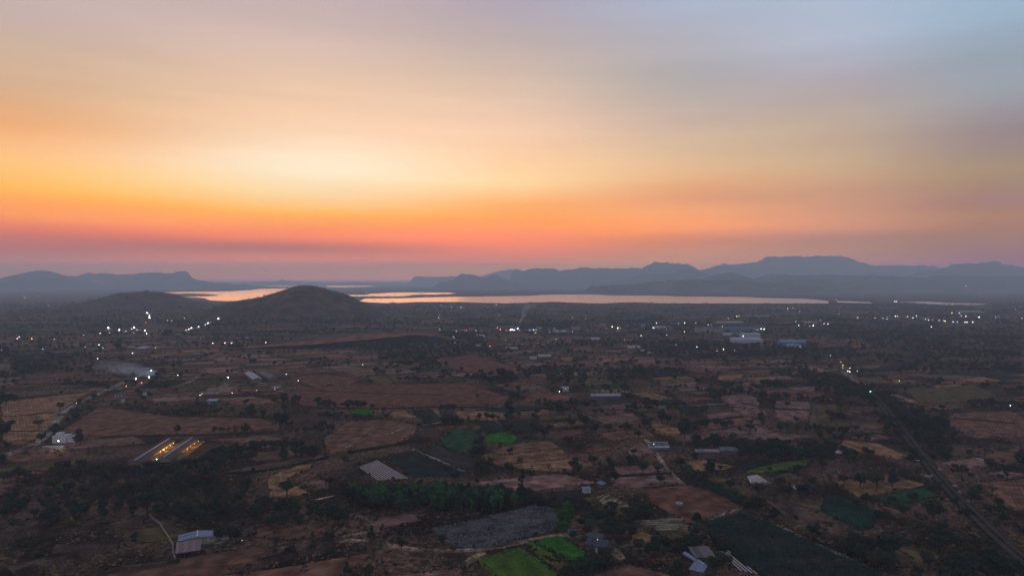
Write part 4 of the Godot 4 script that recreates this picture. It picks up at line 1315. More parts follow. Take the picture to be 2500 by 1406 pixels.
func crops() -> void:
	var leafy := tuft_mesh(1, 14, 0.5, 0.8, "crop_dark", Vector3(0.022, 0.05, 0.032))
	var fresh := tuft_mesh(2, 12, 0.5, 0.5, "crop_fresh", Vector3(0.058, 0.2, 0.026))
	var yellow := tuft_mesh(3, 12, 0.5, 0.45, "crop_yellow", Vector3(0.10, 0.155, 0.024))
	var straw := tuft_mesh(4, 10, 0.45, 0.45, "crop_straw", Vector3(0.19, 0.18, 0.185))
	crop("bushy_crop", "dark bushy plants in rows on the big crop field", outline_of("big blackish"), leafy, 2.3, 1.1, 1.05)
	crop("dry_stalks", "pale dry stalks standing on the grey stubble field", outline_of("grey stubble"), straw, 1.8, 1.3, 0.85, 0.62)
	crop("fresh_crop", "fresh leafy crop on the lush green field by the farmhouse", outline_of("lush green"), fresh, 1.3, 0.9, 1.0)
	crop("yellow_crop", "yellow green crop on the field at the track fork", outline_of("green and yellow"), yellow, 1.5, 1.0, 0.95, 0.85)
	crop("strip_crop", "yellow green crop on the narrow strip", outline_of("narrow yellow"), yellow, 1.3, 1.0, 0.9)
	crop("meadow_crop", "fresh crop on the vivid green field among trees", outline_of("vivid green"), fresh, 1.9, 1.5, 1.2)
	crop("plot_crop", "fresh crop on the small bright green plot", outline_of("small bright"), fresh, 2.4, 2.0, 1.5)
	crop("teal_crop", "low dark crop on the teal field near the railway", outline_of("dark teal"), leafy, 2.0, 1.6, 0.7)
	crop("striped_crop", "dark crop on the strip beside the olive strip", outline_of("dark green strip"), leafy, 2.0, 1.5, 0.9)
	# scrub: low bushes and dry tufts on all unfarmed land
	var bush := crown_mesh(400, Vector3(0, 0.35, 0), Vector3(0.6, 0.38, 0.55), 6, 90, 0.16)
	var dry := tuft_mesh(8, 9, 0.6, 0.6, "dry_grass", Vector3(0.24, 0.145, 0.075))
	var at := []
	var tints := []
	var grass := []
	for band in [[1010.0, 1420.0, 15000], [880.0, 1010.0, 12000], [800.0, 880.0, 9000]]:
		for k in band[2]:
			var p := flat(P(rng.randf_range(-80.0, 2580.0), rng.randf_range(band[0], band[1])))
			var n := patch_noise.get_noise_2d(p.x * 4.0 + 77.0, p.y * 4.0) + 0.5 * patch_noise.get_noise_2d(p.x * 18.0, p.y * 18.0)
			if is_taken(p):
				continue
			if n > rng.randf_range(-0.15, 0.35):
				at.append(spot(p, rng.randf_range(0.6, 2.1), 0.0, rng.randf_range(0.7, 1.1)))
				var f := rng.randf_range(0.7, 1.15)
				tints.append(Color(f * rng.randf_range(0.9, 1.5), f, f * rng.randf_range(0.85, 1.1)))
			elif rng.randf() < 0.7:
				grass.append(spot(p, rng.randf_range(0.5, 1.4), 0.0))
	# hedges: broken lines of bushes on the field edges
	for e in field_edges:
		var q: PackedVector2Array = e[0]
		for k in q.size():
			var p0 := q[k]
			var p1 := q[(k + 1) % q.size()]
			var thick := 0.42 + 0.9 * patch_noise.get_noise_2d(p0.x * 2.3 + 400.0, p0.y * 2.3 + k * 60.0)
			var n := int(p0.distance_to(p1) / 1.8)
			for s in n:
				if rng.randf() > thick: continue
				var p := p0.lerp(p1, (s + rng.randf()) / n) + Vector2(rng.randfn(), rng.randfn()) * 0.5
				at.append(spot(p, rng.randf_range(0.6, 1.9), 0.1, rng.randf_range(0.7, 1.2)))
				var f := rng.randf_range(0.6, 1.05)
				tints.append(Color(f * rng.randf_range(0.9, 1.3), f, f * rng.randf_range(0.85, 1.1)))
	# scrub on the two dark hills and their rises
	for q in HILLS:
		var cx: float = (q[1] - 1250.0) / FOCAL * q[3]
		for k in 2600:
			var p := Vector2(cx + rng.randf_range(-q[4], q[5]), -q[3] + rng.randf_range(-0.3, 1.0) * q[6])
			var h := land_height(p.x, p.y)
			if h < 1.5 or patch_noise.get_noise_2d(p.x * 3.0, p.y * 3.0) < rng.randf_range(-0.4, 0.2): continue
			at.append(spot(p, rng.randf_range(1.5, 4.5), h - 0.6, 0.7))
			var f := rng.randf_range(0.6, 1.0)
			tints.append(Color(f * rng.randf_range(1.0, 1.5), f, f))
	scatter("scrub", "low dark scrub growing wild over the plain", "scrub", bush, at, tints)
	scatter("dry_grass", "tufts of dry yellow grass on the bare ground", "grass", dry, grass)

# ------------------------------------------------------------------ buildings
func tinted(key: String, r: float, g: float, b: float, rough := 0.85) -> StandardMaterial3D:
	var m := mat(key, Vector3(r, g, b), rough)
	if m.albedo_texture == null:
		m.albedo_texture = noise_tex("weather", 0.03, 0.62, 1.08, 256, 14, 5)
		m.uv1_triplanar = true
		m.uv1_world_triplanar = true
		m.uv1_scale = Vector3.ONE / 9.0
	return m

# a house: walls with gables, roof of two sheets (or one flat slab, or one sloping sheet), openings on the front (+z) and right (+x) faces
# roof kinds: gable_x (ridge along x), gable_z, flat, shed (falls to the front)
func house(called: String, label: String, at: Vector3, w: float, d: float, h: float, yaw: float, roof: String, rise: float, wall: Material, cover: Material, opens := [], group := "", category := "house") -> Node3D:
	var o := thing(called, at, yaw, label, category, group)
	var b := MB.new()
	b.box(Vector3(0, h / 2.0 - 0.15, 0), Vector3(w, h + 0.3, d))
	var r := MB.new()
	var over := 0.5
	var thick := 0.14
	if roof == "flat":
		r.box(Vector3(0, h + 0.12, 0), Vector3(w + 0.5, 0.24, d + 0.5))
		for s in [-1.0, 1.0]:
			r.box(Vector3(0, h + 0.5, s * (d / 2.0 + 0.14)), Vector3(w + 0.5, 0.52, 0.2))
			r.box(Vector3(s * (w / 2.0 + 0.14), h + 0.5, 0), Vector3(0.2, 0.52, d + 0.06))
	elif roof == "shed":
		var a := atan2(rise, d)
		r.box(Vector3(0, h + rise / 2.0 + thick, 0), Vector3(w + 2.0 * over, thick, d / cos(a) + 2.0 * over), Color.WHITE, Basis(Vector3.RIGHT, a))
		for s in [-1.0, 1.0]:
			b.tri(Vector3(s * w / 2.0, h, -d / 2.0), Vector3(s * w / 2.0, h, d / 2.0), Vector3(s * w / 2.0, h + rise, -d / 2.0), Color.WHITE, Vector3(s, 0, 0))
		b.quad(Vector3(-w / 2.0, h, -d / 2.0), Vector3(w / 2.0, h, -d / 2.0), Vector3(w / 2.0, h + rise, -d / 2.0), Vector3(-w / 2.0, h + rise, -d / 2.0), Color.WHITE, Vector3.FORWARD)
	else:
		var turn := Basis() if roof == "gable_x" else Basis(Vector3.UP, PI / 2.0)
		var long := w if roof == "gable_x" else d
		var across := d if roof == "gable_x" else w
		var a := atan2(rise, across / 2.0)
		var run := across / 2.0 / cos(a) + over
		for s in [-1.0, 1.0]:
			var tilt := Basis(Vector3.RIGHT, s * a)
			var c: Vector3 = Vector3(0, h + rise + thick * 0.6, 0) + tilt * Vector3(0, 0, s * run / 2.0)
			r.box(turn * c, Vector3(long + 2.0 * over, thick, run), Color.WHITE, turn * tilt)
			b.tri(turn * Vector3(s * long / 2.0, h, -across / 2.0), turn * Vector3(s * long / 2.0, h, across / 2.0), turn * Vector3(s * long / 2.0, h + rise, 0), Color.WHITE, turn * Vector3(s, 0, 0))
	var walls := put("wall", b.mesh(wall), o)
	if roof != "flat" and at.z > -720.0:      # near enough to tell the lapped sheets apart
		sheeted(o, w, d, h, roof, rise, cover)
	else:
		put("roof", r.mesh(cover), o)
	for q in opens:   # [what, face, offset along the face, sill height, width, height]
		var m := MB.new()
		var frame := MB.new()
		var size := Vector3(q[4], q[5], 0.08)
		var p := Vector3(q[2], q[3] + q[5] / 2.0, d / 2.0 + 0.03)
		var tb := Basis()
		if q[1] == "x":
			tb = Basis(Vector3.UP, PI / 2.0)
			p = Vector3(w / 2.0 + 0.03, q[3] + q[5] / 2.0, q[2])
		m.box(p, size, Color.WHITE, tb)
		var leaf := put(q[0], m.mesh(mats["dark_opening"]), walls)
		for s in [-1.0, 1.0]:
			frame.box(p + tb * Vector3(s * (q[4] / 2.0 + 0.06), 0, 0.03), Vector3(0.12, q[5] + 0.24, 0.12), Color.WHITE, tb)
		frame.box(p + tb * Vector3(0, q[5] / 2.0 + 0.06, 0.03), Vector3(q[4], 0.12, 0.12), Color.WHITE, tb)
		put("frame", frame.mesh(mats["trim"]), leaf)
	return o

# roof of single lapped sheets, each a part, in three weathered tones
func sheeted(o: Node3D, w: float, d: float, h: float, roof: String, rise: float, cover: StandardMaterial3D) -> void:
	var along_z := roof == "gable_z"
	var long := (d if along_z else w) + 1.0
	var across := w if along_z else d
	var turn := Basis(Vector3.UP, PI / 2.0) if along_z else Basis()
	var n := maxi(4, int(long / 1.25))
	if long > 40.0: n = int(long / 2.5)
	var c := Vector3(cover.albedo_color.srgb_to_linear().r, cover.albedo_color.srgb_to_linear().g, cover.albedo_color.srgb_to_linear().b)
	var tones := [cover, tinted(cover.resource_name + "_worn", c.x * 1.22, c.y * 1.12, c.z * 1.05, 0.9), tinted(cover.resource_name + "_stained", c.x * 0.78, c.y * 0.74, c.z * 0.72, 0.95)]
	for side in ([0.0] if roof == "shed" else [-1.0, 1.0]):
		var a: float = atan2(rise, d) if roof == "shed" else side * atan2(rise, across / 2.0)
		var run: float = d / cos(a) + 1.0 if roof == "shed" else across / 2.0 / cos(a) + 0.5
		var tilt := Basis(Vector3.RIGHT, a)
		for k in n:
			var b := MB.new()
			var x := -long / 2.0 + (k + 0.5) * long / n
			var lift := 0.10 + 0.025 * (k % 2) + rng.randf_range(0.0, 0.02)
			var at: Vector3 = Vector3(x, h + rise / 2.0 + lift + 0.04, 0) if roof == "shed" else Vector3(x, h + rise + lift, 0) + tilt * Vector3(0, 0, side * run / 2.0)
			b.box(turn * at, Vector3(long / n + 0.06, 0.05, run + rng.randf_range(-0.12, 0.12)), Color.WHITE, turn * tilt * Basis(Vector3.UP, rng.randf_range(-0.008, 0.008)))
			put("roof_sheet", b.mesh(tones[[0, 0, 0, 1, 2][rng.randi() % 5]]), o)

func posts(o: Node3D, spots: Array, h: float, m: Material) -> void:
	for s in spots:
		var b := MB.new()
		b.box(Vector3(s[0], h / 2.0 - 0.1, s[1]), Vector3(0.22, h + 0.2, 0.22))
		put("post", b.mesh(m), o)

var shed_lines := []

func near_buildings() -> void:
	mat("dark_opening", Vector3(0.34, 0.32, 0.31), 0.15)
	mat("trim", Vector3(0.22, 0.21, 0.2), 0.8)
	var cream := tinted("cream_wall", 0.30, 0.28, 0.235)
	var white := tinted("white_wall", 0.46, 0.46, 0.48)
	var teal := tinted("teal_wall", 0.05, 0.16, 0.165)
	var steel := tinted("grey_sheet", 0.10, 0.105, 0.12, 0.8)
	var blue := tinted("blue_sheet", 0.15, 0.19, 0.29, 0.8)
	var rust := tinted("rusty_sheet", 0.17, 0.11, 0.105, 0.9)
	var pale := tinted("pale_sheet", 0.3, 0.285, 0.30, 0.8)
	var mud := tinted("mud_wall", 0.14, 0.095, 0.075)
	var slate := tinted("slate_roof", 0.045, 0.05, 0.065, 0.6)
	var tin := tinted("tin_roof", 0.15, 0.18, 0.235, 0.85)
	var wood := tinted("post_wood", 0.10, 0.08, 0.065)
	# blue roofed farmhouse with its rusty lean-to
	var fh := house("farmhouse", "farmhouse with blue sheet roof and pale ridge beside the concrete yard", P(481, 1324), 15.0, 7.2, 3.0, 0.40, "gable_z", 0.9, cream, blue, [["door", "z", 1.4, 0.0, 1.1, 2.1], ["window", "z", 4.6, 1.0, 1.2, 1.1]])
	var cap := MB.new()
	cap.box(Vector3(0, 4.15, 0), Vector3(0.5, 0.14, 8.4))
	put("ridge_cap", cap.mesh(tinted("ridge_white", 0.5, 0.45, 0.42)), fh)
	var sh := thing("cattle_shed", P(459, 1352), 0.42, "open cattle shed with rusty striped roof before the blue roofed farmhouse", "shed")
	for k in 9:      # lapped sheets of the rusty roof, each a part
		var s := MB.new()
		s.box(Vector3(-4.4 + k * 1.1, 3.35 + 0.02 * (k % 2), 0), Vector3(1.14, 0.06, 11.6), Color.WHITE, Basis(Vector3.RIGHT, 0.07))
		put("roof_sheet", s.mesh(rust if k % 3 else tinted("rusty_sheet_pale", 0.22, 0.15, 0.145, 0.9)), sh)
	posts(sh, [[-4.6, 5.2], [-1.5, 5.2], [1.6, 5.2], [4.6, 5.2], [-4.6, -5.2], [4.6, -5.2], [-4.6, 0], [4.6, 0]], 2.9, wood)
	var bw := MB.new()
	bw.box(Vector3(0, 1.3, -5.4), Vector3(9.6, 2.6, 0.25))
	put("back_wall", bw.mesh(mud), sh)
	# compound wall of stacked stone
	var wl := line_of([366,1262, 372,1269, 390,1282, 396,1295, 404,1307, 421,1333, 421,1355, 427,1368])
	var cw := thing("compound_wall", wl[0], 0.0, "thin winding stone wall beside the rusty cattle shed", "wall")
	for k in wl.size() - 1:
		var a: Vector3 = wl[k] - wl[0]
		var c: Vector3 = wl[k + 1] - wl[0]
		var n := maxi(1, int(a.distance_to(c) / 2.6))
		for s in n:
			var p := a.lerp(c, (s + 0.5) / n)
			var b := MB.new()
			b.box(Vector3(p.x, 0.62 + rng.randf_range(-0.08, 0.08), p.z), Vector3(a.distance_to(c) / n + 0.03, 1.4, 0.42), Color.WHITE, Basis(Vector3.UP, atan2(-(c - a).z, (c - a).x) + rng.randf_range(-0.03, 0.03)))
			put("wall_section", b.mesh(tinted("wall_stone", 0.25, 0.185, 0.17)), cw)
	# dark roofed farmhouse on the right-hand fields
	house("farmhouse", "farmhouse with dark slate roof beside the lush green field", P(1462, 1341), 9.5, 8.0, 3.0, -0.5, "gable_x", 1.7, mud, slate, [["door", "z", 0.5, 0.0, 1.1, 2.0], ["window", "z", 3.0, 1.0, 1.0, 1.0]])
	house("farm_annex", "dark low annex built against the slate roofed farmhouse", P(1452, 1324), 7.0, 5.0, 2.4, -0.5, "shed", 0.7, mud, slate)
	house("hut", "small pale blue hut under the egg-shaped bright green tree", P(1398, 1311), 3.2, 3.0, 2.4, 0.2, "flat", 0.0, tinted("sky_wall", 0.25, 0.3, 0.38), tin, [["door", "z", 0.3, 0.0, 0.9, 1.9]])
	# buildings by the white striped beds at the lower edge
	house("farm_shed", "long shed with brown sheet roof above the narrow blue tarpaulin roof", P(1714, 1366), 8.0, 9.0, 2.8, 0.08, "shed", 0.8, mud, tinted("brown_sheet", 0.115, 0.095, 0.10, 0.6), [["door", "x", 0.5, 0.0, 1.2, 2.0]])
	var tp := thing("tarpaulin_shelter", P(1697, 1374), 0.0, "narrow shelter under a curved pale blue tarpaulin", "shelter")
	var arch := MB.new()
	for k in 8:
		for z in 6:
			var f0 := k / 8.0 * PI
			var f1 := (k + 1) / 8.0 * PI
			var q := func(f: float, t: float) -> Vector3:
				return Vector3(-cos(f) * 1.1 + (t - 0.5) * -5.2, sin(f) * 1.0 + 1.2, (0.5 - t) * 13.0)
			arch.quad(q.call(f0, z / 6.0), q.call(f1, z / 6.0), q.call(f1, (z + 1) / 6.0), q.call(f0, (z + 1) / 6.0))
	put("tarpaulin", arch.mesh(tinted("tarpaulin", 0.24, 0.29, 0.38, 0.8)), tp)
	posts(tp, [[3.6, -6.4], [1.6, -6.4], [-3.6, 6.4], [-1.6, 6.4]], 1.3, wood)
	house("shed", "shed with pale blue grey sheet roof below the curved tarpaulin", P(1706, 1404), 5.0, 6.0, 2.8, -0.55, "shed", 0.6, mud, tin)
	# white house on the dirt road
	var wh := house("house", "white two-storey house with a lit lamp beside the pale dirt road", P(150, 1079), 9.5, 8.0, 4.6, 0.05, "flat", 0.0, white, white, [["door", "z", -2.6, 0.0, 1.2, 2.1], ["window", "z", 0.2, 1.1, 1.4, 1.2], ["window", "z", 2.8, 1.1, 1.4, 1.2], ["window", "x", 0.0, 2.8, 1.4, 1.2]])
	var tank := MB.new()
	tank.tube(Vector3(-1.6, 5.1, -2.4), Vector3(-1.6, 6.5, -2.4), 0.75, 0.7, 10)
	put("water_tank", tank.mesh(tinted("blue_tank", 0.03, 0.04, 0.22)), wh)
	var upper := MB.new()
	upper.box(Vector3(-1.0, 6.0, 0.6), Vector3(4.0, 2.3, 4.0))
	put("upper_storey", upper.mesh(white), wh)
	house("house_wing", "low white wing with a stepped roof joined to the two-storey house", P(174, 1078), 7.0, 6.0, 3.4, 0.05, "flat", 0.0, white, white, [["window", "z", -1.0, 1.1, 1.3, 1.1], ["window", "z", 1.6, 1.1, 1.3, 1.1]])
	var slab := MB.new()
	slab.box(Vector3(0, 0.35, 0), Vector3(14.5, 0.9, 3.2))
	var sl := thing("plinth", P(129, 1092), 0.05, "long low concrete plinth before the white two-storey house", "plinth")
	put("top_slab", slab.mesh(tinted("plinth_concrete", 0.24, 0.23, 0.22)), sl)
	# two long poultry sheds with a glowing strip between them
	for s in [[[328,1123], [411,1071], "first"], [[398,1116], [468,1068], "second"]]:
		var a := P(s[0][0], s[0][1], 3.4)
		var c := P(s[1][0], s[1][1], 3.4)
		var mid := (a + c) / 2.0
		var yaw := atan2(-(c - a).z, (c - a).x)
		shed_lines.append([a * Vector3(1, 0, 1), c * Vector3(1, 0, 1)])
		var words := "long dark roofed poultry shed with a white ridge, farther from the dark thicket" if s[2] == "first" else "long dark roofed poultry shed with a white ridge, next to the dark thicket"
		var o := house("poultry_shed", words, Vector3(mid.x, 0, mid.z), a.distance_to(c), 8.6, 2.1, yaw, "gable_x", 1.1, tinted("shed_wall", 0.16, 0.13, 0.10), tinted("shed_roof", 0.05, 0.048, 0.058, 0.95), [], "", "shed")
		var rc := MB.new()
		rc.box(Vector3(0, 3.44, 0), Vector3(a.distance_to(c) + 0.8, 0.14, 0.5))
		put("ridge_cap", rc.mesh(tinted("ridge_white", 0.5, 0.45, 0.42)), o)
	# two pale sheds by the pit
	for s in [[[606,906.5], [628,922], 10.0, pale, "pale roofed long shed beside the dark pit"], [[640,906], [667,919.5], 9.0, steel, "grey roofed long shed beside the pale roofed one"]]:
		var a := P(s[0][0], s[0][1], 5.0)
		var c := P(s[1][0], s[1][1], 5.0)
		var mid := (a + c) / 2.0
		house("long_shed", s[4], Vector3(mid.x, 0, mid.z), a.distance_to(c), s[2], 3.2, atan2(-(c - a).z, (c - a).x), "gable_x", 1.9, tinted("shed_wall", 0.1, 0.09, 0.08), s[3], [], "", "shed")
	house("house", "teal walled house with a pale roof at the edge of the scrub", P(518, 987), 8.6, 6.0, 3.6, 0.0, "shed", 0.9, teal, pale, [["door", "z", 1.5, 0.0, 1.2, 2.1], ["window", "z", -1.8, 1.1, 1.4, 1.2]])
	house("house", "grey hut with dark openings below the quarry track", P(292, 969), 10.0, 6.5, 3.4, 0.05, "flat", 0.0, tinted("grey_wall", 0.16, 0.155, 0.16), steel, [["window", "z", -3.2, 0.9, 1.8, 1.4], ["door", "z", 0.0, 0.0, 1.4, 2.2], ["window", "z", 3.0, 0.9, 1.8, 1.4]])
	house("hut", "tiny white hut below the grey hut in the scrub", P(299, 982), 2.6, 2.4, 2.6, 0.0, "flat", 0.0, white, pale)
	house("hut", "tiny pale hut standing alone in the dark scrub", P(352, 966), 2.4, 2.4, 3.2, 0.0, "flat", 0.0, white, pale)
	house("shed", "white roofed shed lit by the quarry lamps in the smoke", P(368, 913), 11.0, 6.0, 3.0, 0.2, "shed", 0.8, white, pale)
	house("shed", "dark shed behind the bright pit lamp", P(545, 928), 11.0, 7.0, 4.0, 0.0, "flat", 0.0, steel, slate)
	house("loading_shed", "low shed with pale roof among dusty lamps below the pit", P(516, 967), 17.0, 5.0, 2.6, 0.02, "shed", 0.6, mud, tinted("dust_roof", 0.2, 0.17, 0.16))
	house("loading_shed", "small pale loading shed at the end of the loading track", P(674, 952), 8.0, 4.0, 2.6, -0.2, "shed", 0.6, mud, pale)
	# farmhouses in the middle fields
	var rf := house("farmhouse", "farmhouse with a white lit ridge and pale lean-to roof beside the track", P(1607, 1095), 13.0, 7.0, 3.0, 0.02, "gable_x", 1.6, white, tinted("dusk_roof", 0.12, 0.11, 0.125, 0.6), [["door", "z", 2.0, 0.0, 1.1, 2.0], ["window", "z", -2.0, 1.0, 1.2, 1.1]])
	var rc2 := MB.new()
	rc2.box(Vector3(0, 4.75, 0), Vector3(13.6, 0.14, 0.6))
	put("ridge_cap", rc2.mesh(tinted("ridge_white", 0.5, 0.45, 0.42)), rf)
	var lt := MB.new()
	lt.box(Vector3(1.5, 2.5, 5.0), Vector3(11.0, 0.12, 3.2), Color.WHITE, Basis(Vector3.RIGHT, 0.2))
	put("veranda_roof", lt.mesh(pale), rf)
	house("shed", "grey roofed shed behind the pinkish tan field", P(1779, 1108), 11.0, 6.0, 2.8, 0.0, "shed", 1.0, mud, steel)
	house("shed", "long low brown shed before the tree belt", P(1728, 1110), 16.0, 4.5, 2.4, -0.03, "shed", 0.6, mud, tinted("dust_roof", 0.2, 0.17, 0.16))
	house("long_shed", "long pale roofed shed on the slate brown field", P(1479, 972), 30.0, 7.0, 2.6, 0.05, "shed", 1.3, steel, tinted("pinkish_sheet", 0.24, 0.21, 0.225, 0.6), [], "", "shed")
	house("hut", "lone white hut with a bright lamp above the red brown field", P(1379, 955), 8.0, 5.0, 3.6, 0.1, "shed", 0.8, white, pale, [["door", "z", 0.0, 0.0, 1.2, 2.0]])
	house("hut", "small open hut beside the lone white hut", P(1368, 957), 4.0, 4.0, 2.6, 0.1, "flat", 0.0, steel, steel)
	house("hut", "white roofed hut hidden in the dark tree belt", P(2040, 1113), 6.5, 4.0, 2.4, 0.0, "shed", 0.7, mud, pale)
	house("hut", "low pale roofed hut beside the dark teal field hedge", P(1932, 1201), 5.5, 3.5, 2.4, -0.4, "shed", 0.7, mud, tinted("pinkish_sheet", 0.24, 0.21, 0.225))
	house("hut", "broken pale hut among the thorn trees beside the mulch dashes", P(1432, 1203), 4.0, 3.0, 2.2, 0.3, "shed", 0.6, white, tin)
	house("hut", "tin roofed hut beside the broken pale hut", P(1468, 1190), 4.0, 3.0, 2.2, 0.9, "shed", 0.7, mud, tin)
	# stone well rings
	for q in [[1659,1232,"round stone well on the ploughed red brown field", 1.6], [2394,1124,"round stone well on the pasture beyond the railway", 1.9]]:
		var t := thing("well", P(q[0], q[1]), 0.0, q[2], "well")
		var kerb := MB.new()
		for k in 14:
			var a0 := TAU * k / 14.0
			kerb.box(Vector3(cos(a0) * q[3], 0.5, sin(a0) * q[3]), Vector3(0.5, 1.2, q[3] * 0.47), Color.WHITE, Basis(Vector3.UP, -a0))
		put("stone_ring", kerb.mesh(tinted("well_stone", 0.4, 0.36, 0.34)), t)

func mulch_beds() -> void:
	var film := tinted("mulch_film", 0.42, 0.335, 0.315, 0.8)
	var soil := earth("bed_soil", Vector3(0.10, 0.062, 0.052), false, 14.0, 80.0)
	# [label, near end of first and last strip, far end of first and last strip, count, width]
	for q in [["plot of white plastic mulch strips beside the dark green grove", [926,1174, 995,1169], [876,1140, 919,1125], 11, 0.5, 0.0], ["plot of long white mulch strips below the farm shed", [1812,1395, 1890,1412], [1759,1348, 1794,1340], 7, 0.6, 0.0], ["plot of pale pinkish mulch strips behind the acacia tree", [1845,1196, 1884,1182], [1826,1164, 1848,1160], 9, 0.7, 0.0]]:
		var o := Node3D.new()
		o.name = numbered("mulch_bed")
		add_child(o)
		tag(o, q[0], "mulch bed", "", "structure")
		var pts := poly([q[1][0], q[1][1], q[1][2], q[1][3], q[2][2], q[2][3], q[2][0], q[2][1]])
		keep_off(pts)
		put("soil", sheet(pts, 0.1, soil), o)
		for k in q[3]:
			var f: float = k / float(q[3] - 1)
			var a := P(q[1][0], q[1][1]).lerp(P(q[1][2], q[1][3]), f)
			var c := P(q[2][0], q[2][1]).lerp(P(q[2][2], q[2][3]), f)
			var b := MB.new()
			var d := (c - a).normalized()
			var s: Vector3 = Vector3(-d.z, 0, d.x) * float(q[4]) * 0.5
			var n := 10
			var last := []
			for t in n + 1:
				var p := a.lerp(c, t / float(n)) + Vector3(0, 0.12, 0) + s * rng.randf_range(-0.15, 0.15)
				var row := [p - s * 1.3, p - s * 0.7 + Vector3(0, 0.22, 0), p + s * 0.7 + Vector3(0, 0.22, 0), p + s * 1.3]
				if t > 0:
					for e in 3:
						b.quad(last[e], row[e], row[e + 1], last[e + 1], Color.WHITE, Vector3.UP)
				last = row
			put("mulch_strip", b.mesh(film), o)
	# short dashes of film on two olive fields
	for q in [[[1440,1216, 1478,1210, 1538,1240, 1500,1244], 26, 4.5, 0.95, "short pale mulch dash on the olive field", "short mulch dashes"], [[1560,1272, 1645,1266, 1690,1292, 1625,1306], 34, 7.0, 0.12, "long pale mulch dash on the olive field", "long mulch dashes"]]:
		var pts := poly(q[0])
		var box := Rect2(pts[0], Vector2.ZERO)
		for p in pts: box = box.expand(p)
		var made := 0
		for t in 900:
			if made >= q[1]: break
			var p := Vector2(rng.randf_range(box.position.x, box.end.x), box.position.y + 2.4 * rng.randi_range(0, int(box.size.y / 2.4)))
			if not Geometry2D.is_point_in_polygon(p, pts):
				continue
			made += 1
			var b := MB.new()
			b.box(Vector3.ZERO, Vector3(q[2] * rng.randf_range(0.6, 1.2), 0.3, 0.6))
			var o := put("mulch_dash", b.mesh(tinted("dash_film", 0.30, 0.25, 0.17, 0.6)))
			o.position = Vector3(p.x, 0.5, p.y)
			o.rotation.y = q[3] + rng.randf_range(-0.03, 0.03)
			tag(o, q[4], "mulch film", q[5])

func railway() -> void:
	var line := line_of([2125,958, 2150,985, 2180,1020, 2211,1060, 2245,1106, 2279,1150, 2313,1191, 2364,1242, 2415,1293, 2466,1340, 2540,1402, 2600,1460])
	strip(line, 6.4, 0.8, 1.4, earth("ballast", Vector3(0.06, 0.039, 0.031), false, 12.0, 60.0), "railway_bed", "dark ballast bed of the railway line", 0.06)
	var rail := mat("rail_steel", Vector3(0.10, 0.085, 0.08), 0.7)
	rail.metallic = 0.2
	var o := thing("railway_track", line[0], 0.0, "double railway track running past the tree belt", "railway")
	var pts := []
	for k in line.size() - 1:
		for s in 6:
			pts.append(line[k].lerp(line[k + 1], s / 6.0))
	for off in [-2.6, -1.2, 1.2, 2.6]:
		var b := MB.new()
		for k in pts.size() - 1:
			var d: Vector3 = (pts[k + 1] - pts[k]).normalized()
			var s: Vector3 = Vector3(-d.z, 0, d.x) * float(off)
			var a: Vector3 = pts[k] + s - line[0] + Vector3(0, 0.93, 0)
			var c: Vector3 = pts[k + 1] + s - line[0] + Vector3(0, 0.93, 0)
			var w := Vector3(-d.z, 0, d.x) * 0.06
			b.quad(a - w, c - w, c + w, a + w, Color.WHITE, Vector3.UP)
			b.quad(a + w, c + w, c + w * 1.4 - Vector3(0, 0.2, 0), a + w * 1.4 - Vector3(0, 0.2, 0), Color.WHITE, w)
			b.quad(a - w, c - w, c - w * 1.4 - Vector3(0, 0.2, 0), a - w * 1.4 - Vector3(0, 0.2, 0), Color.WHITE, -w)
		put("rail", b.mesh(rail), o)
	var tie := MB.new()
	for k in pts.size() - 1:
		var d: Vector3 = pts[k + 1] - pts[k]
		var n := int(d.length() / 1.3)
		for t in n:
			var p: Vector3 = pts[k].lerp(pts[k + 1], float(t) / n) - line[0]
			for side in [-1.9, 1.9]:
				var q: Vector3 = p + Vector3(-d.normalized().z, 0, d.normalized().x) * float(side)
				tie.box(q + Vector3(0, 0.78, 0), Vector3(2.2, 0.14, 0.28), Color.WHITE, Basis(Vector3.UP, atan2(-d.x, -d.z)))
	var ties := put("sleepers", tie.mesh(mat("sleeper_concrete", Vector3(0.06, 0.043, 0.036), 0.9)), o)
	ties.set_meta("kind", "stuff")
	# concrete slabs dropped beside the line
	for q in [[2246,1126], [2290,1148], [2270,1164], [2328,1188], [2337,1204], [2358,1226]]:
		var b := MB.new()
		b.box(Vector3(0, 0.3, 0), Vector3(5.0, 0.7, 2.2))
		b.box(Vector3(1.8, 0.8, 0), Vector3(1.0, 0.5, 2.0))
		var s := put("concrete_slab", b.mesh(tinted("plinth_concrete", 0.24, 0.23, 0.22)))
		s.position = P(q[0], q[1])
		s.rotation.y = rng.randf_range(-0.3, 0.3)
		tag(s, "pale concrete slab lying beside the railway track", "slab", "concrete slabs along the railway")

# ------------------------------------------------------------------ far buildings
func far_house(px: float, py: float, wpx: float, hpx: float, label: String, roof: String, wall: Material, cover: Material, group := "", opens := [], called := "house", depth := 0.7) -> Node3D:
	var p := hit(px, py)
	var k := p.distance_to(Vector3(0, EYE, 0)) / FOCAL
	p.y = land_height(p.x, p.z)
	var w := wpx * k
	var h := hpx * k
	var d := clampf(w * depth, 4.0, 26.0)
	p.z -= d / 2.0
	return house(called, label, p, w, d, h if roof == "flat" else h * 0.72, rng.randf_range(-0.06, 0.06), roof, h * 0.3, wall, cover, opens, group, "warehouse" if called == "warehouse" else "house")

